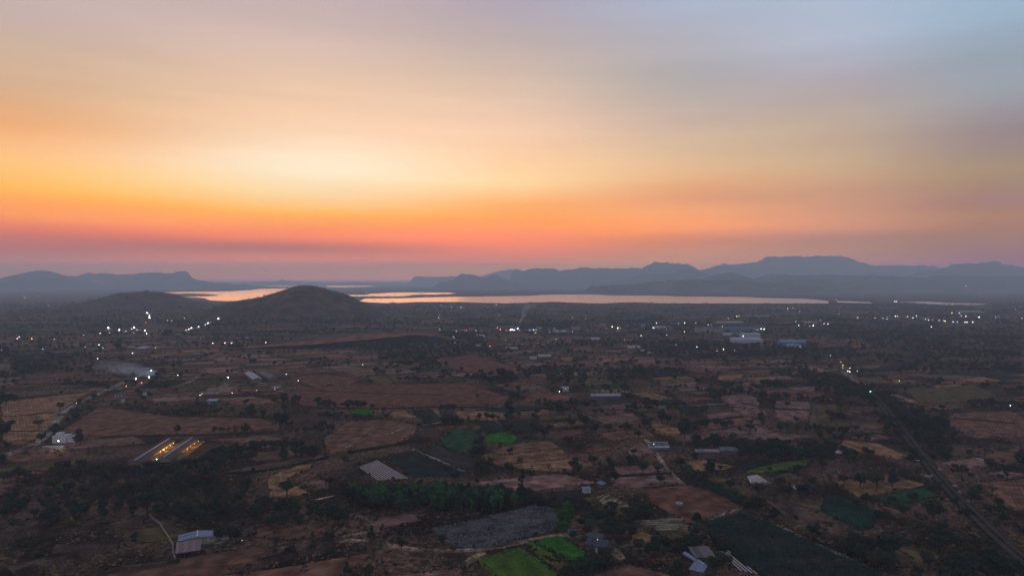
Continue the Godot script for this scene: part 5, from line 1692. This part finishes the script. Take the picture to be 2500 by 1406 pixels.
func towns() -> void:
	var white := tinted("white_wall", 0.46, 0.46, 0.48)
	var grey := tinted("grey_wall", 0.16, 0.155, 0.16)
	var pale := tinted("pale_sheet", 0.36, 0.345, 0.36)
	var steel := tinted("grey_sheet", 0.14, 0.145, 0.165)
	var teal := tinted("teal_sheet", 0.12, 0.26, 0.31, 0.6)
	var blue := tinted("depot_blue", 0.10, 0.20, 0.32, 0.6)
	var red := tinted("tile_roof", 0.16, 0.075, 0.06)
	var beige := tinted("beige_wall", 0.33, 0.28, 0.25)
	# warehouses, the largest buildings on the plain; their windows and doors are openings of their own
	far_house(1822, 808, 92, 9, "long teal sided warehouse with lamps at its end", "gable_x", teal, steel, "", [], "warehouse", 0.25)
	var k := P(1828, 839).length() / FOCAL
	far_house(1828, 839, 69, 12, "white low warehouse with three dark doorways", "shed", white, pale, "", [["door", "z", -2.0 * k, 0.0, 4.0 * k, 6.0 * k], ["door", "z", 12.0 * k, 0.5, 1.5 * k, 5.5 * k], ["door", "z", 24.0 * k, 0.0, 5.5 * k, 5.5 * k]], "warehouse", 0.4)
	var wins := []
	for row in 2:
		for c in 6:
			wins.append(["window", "z", (1.5 + c * 3.1) * k, (1.2 + row * 4.2) * k, 1.7 * k, 2.2 * k])
	far_house(1835, 826, 42, 12, "white block with two rows of windows behind the low warehouse", "gable_x", white, pale, "", wins, "warehouse", 0.45)
	far_house(1779, 820, 20, 6, "small white hall beside the windowed block", "shed", white, pale, "", [], "warehouse", 0.5)
	far_house(1804, 818, 28, 6.5, "low grey hall behind the small white hall", "shed", beige, steel, "", [], "warehouse", 0.4)
	far_house(1939, 845, 57, 13, "blue roofed depot with a lower white front", "gable_x", blue, blue, "", [], "warehouse", 0.4)
	far_house(1941, 849, 30, 9, "white front hall of the blue roofed depot", "gable_z", white, pale, "", [["door", "z", 10.0, 0.0, 4.0, 4.0]], "warehouse", 0.3)
	far_house(1733, 811, 62, 7, "long pale factory with a dark band beside the teal warehouse", "shed", beige, steel, "", [], "warehouse", 0.25)
	far_house(1735, 803, 64, 4, "thin brown roofed factory behind the long pale one", "shed", beige, red, "", [], "warehouse", 0.25)
	far_house(1785, 790, 60, 4, "faint pale hall on the fields before the dam", "shed", beige, pale, "", [], "warehouse", 0.25)
	far_house(1700, 778, 80, 5, "broad faint pale factory block below the dam", "flat", grey, grey, "", [], "warehouse", 0.3)
	far_house(1850, 773, 60, 2.6, "long thin pale hall lit in yellow below the dam", "flat", beige, pale, "", [], "warehouse", 0.2)
	far_house(1985, 790, 42, 6, "brown roofed hall with yellow lamps in the town", "shed", beige, red, "", [], "warehouse", 0.3)
	far_house(2090, 765, 60, 3.4, "long pale wall of a factory before the pools", "flat", grey, pale, "", [], "warehouse", 0.2)
	# the town along the road
	far_house(1242, 805, 50, 9, "big grey hall with bright shop lamps on the town road", "gable_x", grey, steel, "", [], "warehouse", 0.3)
	far_house(1316, 806, 14, 7, "pale tall block beside the lamps of the town road", "flat", beige, pale)
	far_house(1366, 812, 31, 4.5, "long white roofed bus shed by the town road", "shed", white, pale)
	far_house(1408, 806, 20, 9, "brown block with a dark tower behind the town road", "flat", beige, red)
	far_house(1420, 807, 6, 11, "narrow dark tower at the end of the brown block", "flat", grey, steel)
	far_house(1472, 800, 13, 9, "square pinkish block behind the red lamps of the road", "flat", beige, beige)
	far_house(1571, 800, 10, 8, "square pale blue sign-fronted block on the town road", "flat", tinted("sky_wall", 0.25, 0.3, 0.38), pale)
	far_house(1620, 803, 40, 5, "long pale workshop beyond the sign-fronted block", "shed", white, pale)
	# the village among trees
	far_house(1120, 823, 12, 4, "white house at the upper end of the village", "flat", white, pale)
	far_house(1172, 822, 20, 4, "long white roofed house behind the temple spire", "shed", white, pale)
	far_house(1292, 828, 20, 6, "house with a tiered pagoda roof in the village", "flat", beige, red)
	far_house(1292, 822.5, 12, 3, "upper tier of the pagoda roofed house", "gable_x", beige, red)
	far_house(1168, 847, 13, 5, "white gabled house before the village trees", "gable_x", white, pale)
	far_house(1160, 851, 8, 4, "small pale house below the white gabled one", "flat", white, steel)
	far_house(1240, 852, 14, 5, "arched white hall standing by its twin", "gable_z", white, pale, "")
	far_house(1258, 853, 14, 5, "second arched white hall with a lamp between", "gable_z", white, pale, "")
	far_house(1330, 873, 30, 5, "long grey roofed farm shed below the village", "shed", beige, pale)
	far_house(1302, 877, 16, 5, "white farm shed below the long grey roofed one", "shed", white, pale)
	far_house(1455, 832, 22, 6, "long white roofed house with a blue lamp", "shed", white, pale)
	far_house(1400, 832, 30, 3, "low pale wall of a yard beside the village", "flat", beige, steel)
	far_house(1550, 851, 28, 4, "long pale roofed barn on the middle plain", "shed", white, pale)
	far_house(1568, 859, 13, 4, "white farm house below the long pale barn", "shed", white, pale)
	far_house(1590, 863, 18, 2.4, "low white sheeted shed beside the white farm house", "shed", white, pale)
	far_house(338, 856, 20, 6, "barn with a big pale roof by the water tower", "shed", grey, pale, "", [], "house", 1.6)
	far_house(316, 850, 14, 3, "low pale hut behind the big roofed barn", "shed", grey, pale)
	far_house(440, 850, 9, 4, "small teal hut beside the water tower", "flat", tinted("teal_sheet", 0.12, 0.26, 0.31), pale)
	far_house(245, 876, 20, 4, "grey hut with a lamp on the scrub plain", "flat", grey, steel)
	far_house(2375, 765, 50, 4, "long pale sheds at the end of the dam town", "shed", grey, pale)
	# white temple spire
	var tp := P(1183, 832)
	var t := thing("temple", tp, 0.0, "white pointed temple spire among the village trees", "temple")
	var body := MB.new()
	body.box(Vector3(0, 1.9, 0), Vector3(5.4, 4.2, 5.4))
	put("sanctum", body.mesh(white), t)
	var spire := MB.new()
	var widths := [2.5, 2.3, 1.9, 1.4, 0.9, 0.45, 0.1]
	for s in widths.size() - 1:
		spire.tube(Vector3(0, 4.0 + s * 1.25, 0), Vector3(0, 4.0 + (s + 1) * 1.25, 0), widths[s] * 1.25, widths[s + 1] * 1.25, 10)
	put("spire", spire.mesh(white), t)
	# water tower on legs
	var wt := thing("water_tower", P(421, 850), 0.2, "pale water tank on tall legs before the village lights", "water tower")
	for s in [[-2.6, -2.6], [2.6, -2.6], [2.6, 2.6], [-2.6, 2.6]]:
		var b := MB.new()
		b.box(Vector3(s[0], 4.4, s[1]), Vector3(0.6, 9.2, 0.6))
		put("leg", b.mesh(grey), wt)
	var bowl := MB.new()
	bowl.tube(Vector3(0, 8.8, 0), Vector3(0, 12.0, 0), 4.6, 4.6, 12)
	put("tank", bowl.mesh(beige), wt)
	var lid := MB.new()
	lid.tube(Vector3(0, 12.0, 0), Vector3(0, 12.9, 0), 4.8, 1.0, 12)
	put("lid", lid.mesh(grey), wt)
	# mast and shrine on the low hill
	var hp := hit(356, 711.6)
	hp.y = land_height(hp.x, hp.z)
	house("shrine", "small dark shrine under trees on the low hill", hp, 16.0, 8.0, 4.0, 0.0, "gable_x", 1.8, grey, steel)
	# rows of small houses: every one its own object
	var walls := [white, grey, beige, tinted("rose_wall", 0.28, 0.19, 0.18), tinted("sky_wall", 0.25, 0.3, 0.38)]
	var wall_words := ["white", "grey", "beige", "rose", "pale blue"]
	var tops := [pale, steel, red, tinted("rusty_sheet", 0.19, 0.115, 0.105)]
	var top_words := ["pale", "grey", "red", "rusty"]
	var spots := [
		["below the two hills", 26, [[262,806], [270,812], [290,810], [303,814], [328,805], [320,802], [335,808], [352,815], [357,818], [455,806], [463,805], [470,803], [483,802], [500,792], [508,790], [360,780], [405,786], [415,786], [485,800], [432,820], [440,821], [475,826], [560,826], [600,827], [700,827], [760,826]]],
		["near the temple spire", 22, [[1105,824], [1130,828], [1150,825], [1195,826], [1210,822], [1225,829], [1245,824], [1265,828], [1305,830], [1320,826], [1345,828], [1150,838], [1185,842], [1205,846], [1225,843], [1275,843], [1110,840], [1290,838], [1330,840], [1360,832], [1375,827], [1265,836]]],
		["along the busy town road", 24, [[1060,806], [1085,808], [1110,809], [1130,810], [1150,808], [1175,809], [1195,807], [1285,808], [1300,809], [1340,807], [1385,810], [1435,808], [1455,809], [1490,807], [1510,809], [1530,808], [1550,806], [1590,808], [1640,806], [1660,809], [1680,806], [1250,812], [1345,815], [1480,814]]],
		["before the reservoir", 16, [[1000,748], [1030,752], [1060,755], [1080,749], [1100,760], [1210,748], [1190,770], [1170,776], [1075,776], [1100,786], [1400,778], [1430,772], [1540,760], [1130,752], [1020,764], [980,770]]],
		["in the town below the dam", 26, [[2095,775], [2120,777], [2150,778], [2175,775], [2190,773], [2215,776], [2232,778], [2262,780], [2270,776], [2295,781], [2305,783], [2320,772], [2345,767], [2360,773], [2392,776], [2330,787], [2355,786], [2378,786], [2150,770], [2240,770], [2420,780], [2440,775], [2465,778], [2485,777], [2010,794], [1965,794]]],
	]
	for s in spots:
		for q in s[2]:
			var a := rng.randi() % walls.size()
			var c := rng.randi() % tops.size()
			var roof: String = ["flat", "gable_x", "shed"][rng.randi() % 3]
			var label := "small %s house with %s %s roof %s" % [wall_words[a], top_words[c], {"flat": "flat", "gable_x": "gabled", "shed": "sloping"}[roof], s[0]]
			far_house(q[0], q[1], rng.randf_range(5.0, 9.0) * (0.7 if q[1] < 790 else 1.0), rng.randf_range(3.0, 4.8) * (0.7 if q[1] < 790 else 1.0), label, roof, walls[a], tops[c], "small houses " + s[0])

# ------------------------------------------------------------------ lamps
# column and row in the photograph, strength, colour: w white, c bluish, y yellow, o orange, r red, p pink, g green, b blue
const LAMPS := [
	[38,707,1.0,"w"], [44,708,0.6,"w"], [80,708,1.0,"w"], [186,705,1.0,"w"], [212,704.6,0.7,"c"], [218,706.7,0.7,"w"], [375,701,1.0,"p"], [482,702.5,1.0,"w"], [59,727,0.8,"y"], [88,724.5,0.7,"r"], [94,725,0.7,"r"], [117,746,0.8,"g"], [196,727,0.4,"w"], [233,729.5,0.4,"c"], [260,721.5,0.4,"c"], [119,727,0.3,"r"],
	[357.5,764,2.0,"w"], [363.6,771,2.0,"w"], [363.6,775.5,2.6,"w"], [354.6,786.6,0.7,"r"], [407.5,783.7,2.0,"w"], [417.6,783.7,0.8,"w"], [449,777.6,1.0,"c"], [532,777.3,3.0,"w"], [507,789,2.5,"w"], [499.7,792.4,1.0,"p"], [483.5,798,1.5,"w"], [466,800.3,2.0,"w"], [460,804,1.2,"w"], [452.9,806,1.0,"c"], [262.8,800.3,2.5,"w"], [289.4,805.3,3.0,"w"], [265.7,813.3,1.0,"y"], [325.8,799.2,3.2,"w"], [320.4,803.2,1.0,"c"], [333,805,0.8,"c"], [306,809,0.6,"w"], [352,807,1.5,"w"], [356.4,814.7,1.5,"c"], [243,813.6,1.0,"w"], [325,813,0.5,"o"], [202.7,818.3,0.7,"c"], [45,822.3,1.0,"w"], [40.3,826.6,1.0,"p"], [75.6,827,1.2,"o"], [130.7,828,0.6,"p"], [577.8,825,0.8,"r"], [433,820,0.5,"c"], [487.8,825.5,0.4,"w"], [240,842,1.2,"w"], [250,849,0.6,"g"], [102.6,852,1.0,"g"], [206.6,846.7,0.6,"c"], [294.5,839,1.0,"w"], [518.4,838,1.2,"p"], [534.6,837.4,0.8,"r"], [547.9,837.4,1.2,"p"], [563.7,837.4,1.2,"w"], [648,836,1.2,"w"], [378.7,849,0.7,"g"], [322.2,862.2,1.4,"w"], [236.9,875.5,1.0,"w"], [1.8,854.7,0.7,"c"], [884.8,890.3,0.9,"w"], [874.8,881,0.6,"r"],
	[895,713.2,0.7,"w"], [1023.2,744.9,0.8,"w"], [1075.4,744.9,0.6,"w"], [1102.4,749.2,0.6,"c"], [1211.4,744,0.6,"w"], [1125,750.3,0.5,"w"], [1041,759.3,0.4,"c"], [1070.7,775.5,1.0,"y"], [1072.9,769.3,0.5,"y"], [1218.6,769,0.5,"w"], [1428,704.9,0.5,"w"], [1397.5,775.5,0.5,"y"], [1430,778.7,0.5,"w"],
	[1073.6,804.3,1.0,"c"], [1104.2,809.3,0.8,"w"], [1113.9,808.6,0.6,"w"], [1134.8,807.5,0.8,"r"], [1139,806.8,0.7,"o"], [1162.5,806.8,0.7,"w"], [1214,800.3,1.0,"o"], [1221.9,804.6,1.6,"r"], [1236.6,806.4,1.0,"r"], [1246.4,805,2.6,"w"], [1250.7,805,2.6,"p"], [1255.3,805.7,1.6,"w"], [1264,802,1.5,"w"], [1269,806,0.7,"w"], [1292.8,806,1.0,"b"], [1302.9,805.7,1.2,"c"], [1309,805.7,0.8,"w"], [1307.5,812.5,1.0,"o"], [1341.7,810.4,0.5,"r"], [1354.7,802,0.6,"c"], [1397.5,809.3,0.8,"y"], [1481.4,802,0.8,"r"], [1495,797.4,1.3,"w"], [1508.4,800.7,1.6,"w"], [1515.6,801,1.3,"r"], [1533.2,794.2,0.6,"y"], [1595.9,800.7,1.5,"w"], [1603.4,788.8,0.9,"p"], [1671.9,787.7,1.6,"p"], [1656,789.5,0.6,"w"], [1671.9,809.6,1.0,"o"], [1627.6,803.5,0.6,"w"],
	[1524.6,829.4,0.9,"r"], [1566,819.4,1.0,"w"], [1627.9,817.9,0.7,"w"], [1467.7,827.6,0.8,"b"], [1357.9,828,0.6,"y"], [1154.6,825.5,0.9,"c"], [1111.4,836.3,1.0,"c"], [1107.8,823.7,0.7,"c"], [1234.8,829.8,0.7,"o"], [1196,845.3,1.2,"r"], [1651.3,841.7,0.6,"w"], [1250,850,0.6,"w"],
	[1659.4,706.7,0.4,"w"], [1734.6,707,0.4,"w"], [1821.4,707,0.5,"w"], [1854.5,711.4,0.6,"w"], [1921.8,708.2,0.6,"w"], [1939.5,698.4,0.6,"c"], [2045.6,692.3,0.4,"w"], [2170.6,702,0.6,"w"], [2361,698,1.2,"w"], [2364.2,708.9,0.8,"r"], [2392,718.2,0.7,"y"], [2045,722.5,0.5,"w"], [2042.8,731.9,0.6,"w"], [2185.7,735.9,1.3,"c"], [2190.4,736.6,1.2,"c"], [2204,737,0.6,"w"], [2104.7,723.3,0.4,"w"],
	[1924.3,753.5,1.0,"w"], [1936.6,751.7,1.4,"w"], [1924.7,760.7,0.6,"r"], [1953.5,760.7,1.0,"p"], [1778.9,777.3,0.8,"w"], [1799.8,772.6,1.0,"y"], [1805.2,772.2,0.8,"y"], [1657.6,789.9,0.7,"w"], [1699,788.8,0.6,"w"], [1729.6,793,0.7,"w"], [1737.2,792.7,0.8,"p"], [1764.5,797,0.7,"w"], [1830.4,794.5,0.4,"r"], [1859.2,803.2,1.5,"w"], [1866.7,803.5,1.6,"w"], [1850,805,0.6,"p"],
	[1967.9,786.3,0.8,"y"], [1976.2,786.6,0.7,"y"], [1943.8,785.2,0.7,"c"], [1951,794.5,1.0,"c"], [1978,796,0.9,"b"], [1986.6,794.9,1.5,"w"], [2003.9,781.2,0.8,"c"], [2015.8,777.6,0.7,"w"], [2012.9,790.2,1.2,"p"], [2022.2,790.6,1.0,"p"], [2095,775,1.3,"y"], [2107.6,775.5,0.8,"y"], [2137.8,775.8,0.7,"y"], [2156.9,776.9,1.2,"g"], [2167,773.7,0.8,"y"], [2167,778.7,0.7,"w"], [2187.5,772.2,1.5,"w"], [2192.5,772.2,1.0,"w"], [2217.7,772.6,1.0,"w"], [2230,776.2,1.3,"w"], [2235,777.3,1.2,"w"], [2239,771.5,1.3,"c"], [2261.7,780.2,1.2,"w"], [2268.9,781.2,1.0,"w"], [2278.6,780.5,0.8,"r"], [2294.4,782,1.0,"w"], [2304.2,783,1.0,"w"], [2308.8,783.8,0.9,"y"], [2298.4,767.9,0.8,"w"], [2326,763.6,1.2,"y"], [2344,764.7,0.9,"w"], [2348.8,770.4,0.9,"w"], [2359.6,772.2,1.3,"p"], [2392,774.4,1.5,"w"], [2328.3,785.2,1.0,"c"], [2339,785.6,1.0,"w"], [2357.5,786.6,1.3,"w"], [2362.5,786.6,1.3,"w"], [2376.5,786.3,1.2,"w"], [2432.3,775.5,0.6,"w"], [2471.9,757,0.8,"c"], [2481.3,755.7,0.8,"c"], [2497,777.3,1.0,"p"], [2275.4,797.8,0.9,"c"], [2049.3,766.5,0.6,"y"],
	[1651.5,841.7,0.7,"w"], [1702.3,847,1.0,"c"], [1766.7,852.5,1.4,"w"], [1751.2,856.8,0.5,"y"], [1794.4,855.4,0.6,"w"], [2029,868,0.8,"c"], [1672,810.4,0.8,"o"], [1628,818.3,0.6,"w"], [1954.6,846.7,0.7,"o"], [1815.5,820.5,1.2,"w"],
	[2053.6,884,1.0,"y"], [2059,891.5,1.3,"y"], [2059,897.6,1.0,"g"], [2076.7,898.6,1.2,"w"], [2071,906,1.6,"w"], [2076,907.5,1.6,"w"], [2094.4,906,1.0,"c"], [2468.4,990,1.0,"w"], [2197.4,929.6,1.0,"y"],
	[329.8,924.8,4.2,"w"], [362,920.7,3.2,"w"], [368.2,905,3.2,"w"], [379,911,1.6,"w"], [344,934,1.2,"r"], [306.7,942.8,0.8,"y"], [432.5,915.6,1.0,"w"], [556,921.4,2.0,"w"], [697.7,913.6,1.0,"p"], [727.3,929.2,1.7,"w"], [566,959.8,1.0,"p"], [625.6,952.7,0.8,"w"], [487,965,1.0,"w"], [492,961.5,0.6,"w"], [184.6,984.3,0.8,"y"], [141,1076.8,2.6,"w"], [381,1121.3,1.5,"w"], [670,950,0.7,"p"],
	[1366,955.7,1.6,"w"], [1381,949.3,0.8,"w"], [1596.7,1084,1.2,"w"], [1459,1317.5,0.7,"y"], [590,1319,0.35,"w"],  # last entry: glowing lamp added in place of a small white object
]
const GLOW := {"w": Vector3(1.0, 0.95, 0.88), "c": Vector3(0.7, 0.9, 1.0), "y": Vector3(1.0, 0.75, 0.25), "o": Vector3(1.0, 0.5, 0.15), "r": Vector3(1.0, 0.15, 0.12), "p": Vector3(1.0, 0.75, 0.85), "g": Vector3(0.25, 1.0, 0.5), "b": Vector3(0.35, 0.5, 1.0)}

func lamp_words(px: float, py: float) -> String:
	if py < 742.0:
		if px < 600.0: return "on the hazy plain behind the low hill"
		if px < 1500.0: return "on the shore beyond the reservoir"
		return "at the foot of the flat-topped mountains"
	if px < 640.0 and py < 832.0: return "in the village below the two dark hills"
	if px < 700.0 and py < 880.0: return "on the scrub plain before the village"
	if px < 800.0 and py < 975.0: return "around the smoking quarry and its sheds"
	if px < 800.0: return "at the sheds below the quarry road"
	if px < 1560.0 and py < 790.0: return "between the town road and the reservoir"
	if px < 1700.0 and py < 815.0: return "along the busy town road"
	if px < 1560.0 and py < 895.0: return "among the village trees near the temple spire"
	if px < 2060.0 and py < 865.0: return "around the white warehouses"
	if py < 830.0: return "in the town below the dam"
	if px > 2000.0 and py < 1000.0: return "by the small temple near the railway"
	return "at a lonely farmhouse in the fields"

func lamps() -> void:
	var pole_mat := mat("lamp_pole", Vector3(0.12, 0.12, 0.13), 0.6)
	var pole := CylinderMesh.new()
	pole.top_radius = 0.07
	pole.bottom_radius = 0.12
	pole.height = 1.0
	pole.radial_segments = 6
	pole.rings = 1
	pole.material = pole_mat
	var heads := {}
	for q in LAMPS:
		var p := hit(q[0], q[1], 6.0)
		var ground := land_height(p.x, p.z)
		var dist := p.distance_to(Vector3(0, EYE, 0))
		var high: float = p.y - ground
		var word: String = {"w": "white", "c": "bluish white", "y": "yellow", "o": "orange", "r": "red", "p": "pinkish", "g": "green", "b": "blue"}[q[3]]
		var strong := "bright " if q[2] >= 1.5 else ("faint " if q[2] < 0.7 else "")
		var where := lamp_words(q[0], q[1])
		var o := thing("street_lamp", Vector3(p.x, ground, p.z), 0.0, "%s%s lamp on a pole %s" % [strong, word, where], "lamp", "%s%s lamps %s" % [strong, word, where])
		var post := put("pole", pole, o)
		post.position.y = (high - 0.1) / 2.0 - 0.1
		post.scale.y = high + 0.1
		# the head: a round glass, its size grown with distance to imitate bloom
		var r := clampf(dist * 0.00034, 0.24, 1.1)
		var step := int(round(clampf(q[2], 0.3, 4.2) * 3.0))
		var key := "%s_%d_%d" % [q[3], step, int(dist / 350.0)]
		if not heads.has(key):
			var cover := 3.14159 * r * r / pow(dist / 683.0, 2.0)
			var m := StandardMaterial3D.new()
			m.resource_name = "lamp_glow"
			var g: Vector3 = GLOW[q[3]]
			m.albedo_color = Color(0.8, 0.8, 0.8)
			m.emission_enabled = true
			m.emission = lin(g.x, g.y, g.z)
			m.emission_energy_multiplier = clampf(pow(step / 3.0, 2.0) * (0.75 if q[0] > 1500.0 else 1.5) / cover, 0.4, 60.0)
			heads[key] = m
		var ball := SphereMesh.new()
		ball.radius = r
		ball.height = r * 2.0
		ball.radial_segments = 8
		ball.rings = 5
		ball.material = heads[key]
		var head := put("lamp_head", ball, o)
		head.position.y = high
		if q[2] >= 1.5 and dist < 2600.0:
			var l := OmniLight3D.new()
			l.name = "light"
			l.light_color = lin(GLOW[q[3]].x, GLOW[q[3]].y, GLOW[q[3]].z)
			l.light_energy = q[2] * 30.0
			l.omni_range = 80.0
			l.omni_attenuation = 2.0
			l.light_size = r
			l.shadow_enabled = true
			l.position.y = high
			o.add_child(l)
	# railway signal with a green light
	var sp := P(2126, 968)
	var s := thing("railway_signal", sp, 0.0, "green railway signal at the end of the visible track", "signal")
	var mast := MB.new()
	mast.box(Vector3(0, 2.3, 0), Vector3(0.2, 4.8, 0.2))
	put("mast", mast.mesh(pole_mat), s)
	var plate := MB.new()
	plate.box(Vector3(0, 5.0, 0), Vector3(1.0, 1.8, 0.25))
	put("signal_board", plate.mesh(mats["dark_opening"]), s)
	var lens := SphereMesh.new()
	lens.radius = 0.42
	lens.height = 0.84
	lens.radial_segments = 8
	lens.rings = 5
	var lm := StandardMaterial3D.new()
	lm.resource_name = "signal_glow"
	lm.emission_enabled = true
	lm.emission = lin(0.15, 1.0, 0.6)
	lm.emission_energy_multiplier = 14.0
	lens.material = lm
	put("signal_light", lens, s).position = Vector3(0, 5.2, 0.2)
	# warm lamps between the poultry sheds
	var straw := earth("straw_litter", Vector3(0.42, 0.27, 0.11), false, 10.0, 60.0)
	for n in 2:
		var a: Vector3 = shed_lines[n][0]
		var c: Vector3 = shed_lines[n][1]
		var along_it := (c - a).normalized()
		var right := Vector3(-along_it.z, 0, along_it.x)
		var mid_off := 7.2
		strip([a + right * mid_off - along_it * 8.0, c + right * mid_off], 4.0, 0.25, 0.3, straw, "straw_strip", "strip of dry straw between the two poultry sheds" if n == 0 else "strip of dry straw beside the thicket and the second poultry shed", 0.3)
		for f in ([0.42, 0.52, 0.62, 0.72, 0.84] if n == 0 else [0.45, 0.58, 0.72, 0.88]):
			var p := a.lerp(c, f) + right * (mid_off - 0.6)
			var o := thing("shed_lamp", p, 0.0, "warm orange lamp lighting the straw %s" % ("between the two poultry sheds" if n == 0 else "beside the second poultry shed"), "lamp", "warm lamps %s" % ("between the sheds" if n == 0 else "beside the second shed"))
			var post := put("pole", pole, o)
			post.position.y = 0.95
			post.scale.y = 2.1
			var bulb := SphereMesh.new()
			bulb.radius = 0.3 if f < 0.55 and f > 0.5 else 0.1
			bulb.height = bulb.radius * 2.0
			bulb.radial_segments = 8
			bulb.rings = 5
			var m := StandardMaterial3D.new()
			m.resource_name = "bulb_glow"
			m.emission_enabled = true
			m.emission = lin(1.0, 0.55, 0.14)
			m.emission_energy_multiplier = 12.0
			bulb.material = m
			put("bulb", bulb, o).position.y = 2.2
			var l := OmniLight3D.new()
			l.name = "light"
			l.light_color = lin(1.0, 0.42, 0.06)
			l.light_energy = 30.0 if n == 0 else 20.0
			l.omni_range = 40.0
			l.omni_attenuation = 2.0
			l.light_size = 0.3
			l.shadow_enabled = true
			l.position.y = 2.7
			o.add_child(l)

# ------------------------------------------------------------------ smoke
func puff(o: Node3D, at: Vector3, size: Vector3, density: float, c: Vector3) -> void:
	var f := FogVolume.new()
	f.name = "puff"
	f.shape = RenderingServer.FOG_VOLUME_SHAPE_ELLIPSOID
	f.size = size
	f.position = at
	var m := FogMaterial.new()
	m.density = density
	m.albedo = lin(c.x, c.y, c.z)
	f.material = m
	o.add_child(f, true)

func smoke() -> void:
	var grey := Vector3(0.75, 0.82, 0.95)
	var a := P(372, 918)
	var o := thing("smoke", a, 0.0, "low blue grey smoke drifting from the quarry lamps", "smoke")
	o.set_meta("kind", "stuff")
	var k := a.distance_to(Vector3(0, EYE, 0)) / FOCAL
	for q in [[2,5,14,9,0.040], [-10,8,22,12,0.030], [-24,12,32,16,0.017], [-38,17,40,18,0.011], [-54,22,50,20,0.008], [-72,27,52,22,0.006], [-92,30,50,22,0.0045], [-50,12,46,16,0.006], [-76,15,54,18,0.0045], [-104,20,48,24,0.003]]:
		puff(o, Vector3(q[0] * k, q[1] * k * 0.75, rng.randf_range(-8, 8)), Vector3(q[2] * k * 1.2, q[3] * k * 1.1, 26.0), q[4] * 0.8, grey)
	var b := P(1267, 790)
	o = thing("smoke", b, 0.0, "thin column of smoke rising behind the town road", "smoke")
	o.set_meta("kind", "stuff")
	k = b.distance_to(Vector3(0, EYE, 0)) / FOCAL
	for q in [[2,3,4,6,0.03], [4,8,6,9,0.022], [8,14,9,12,0.014], [12,21,14,14,0.008], [13,29,18,16,0.0045], [18,37,26,16,0.0028], [26,44,40,14,0.0015]]:
		puff(o, Vector3(q[0] * k, q[1] * k, 0), Vector3(q[2] * k, q[3] * k, q[2] * k), q[4] * 1.8, Vector3(0.85, 0.88, 0.95))
	var c := P(545, 958)
	o = thing("dust_cloud", c, 0.0, "faint pale dust hanging over the loading shed lamps", "dust")
	o.set_meta("kind", "stuff")
	k = c.distance_to(Vector3(0, EYE, 0)) / FOCAL
	for q in [[-20,8,34,20,0.006], [2,10,26,24,0.010], [20,7,30,16,0.007], [40,4,30,9,0.007]]:
		puff(o, Vector3(q[0] * k, q[1] * k, 0), Vector3(q[2] * k, q[3] * k, 14.0), q[4], Vector3(0.95, 0.78, 0.66))

func _ready() -> void:
	rng.seed = 11
	patch_noise.seed = 4
	patch_noise.frequency = 0.004
	patch_noise.fractal_octaves = 3
	light_and_camera()
	terrain()
	waters()
	for w in WATERS:
		water_polys.append(poly(w[1], 1.2))
	for t in THICKETS:
		var pts := poly(thicket_outline(t))
		var box := Rect2(pts[0], Vector2.ZERO)
		for p in pts: box = box.expand(p)
		thicket_polys.append([pts, box])
	dam()
	terrace()
	railway()
	fields()
	tracks()
	mulch_beds()
	near_buildings()
	towns()
	lamps()
	for o in get_children():                  # nothing grows inside a building
		if o is Node3D and o.has_node("wall") and o.has_meta("category"):
			var s: AABB = o.get_node("wall").mesh.get_aabb()
			var at: Vector3 = o.position
			var r := maxf(s.size.x, s.size.z) / 2.0 + 2.0
			keep_off(PackedVector2Array([Vector2(at.x - r, at.z - r * 0.7), Vector2(at.x + r, at.z - r * 0.7), Vector2(at.x + r, at.z + r * 0.9), Vector2(at.x - r, at.z + r * 0.9)]))
	small_fields()
	make_kinds()
	scatter_trees()
	trees()
	crops()
	smoke()
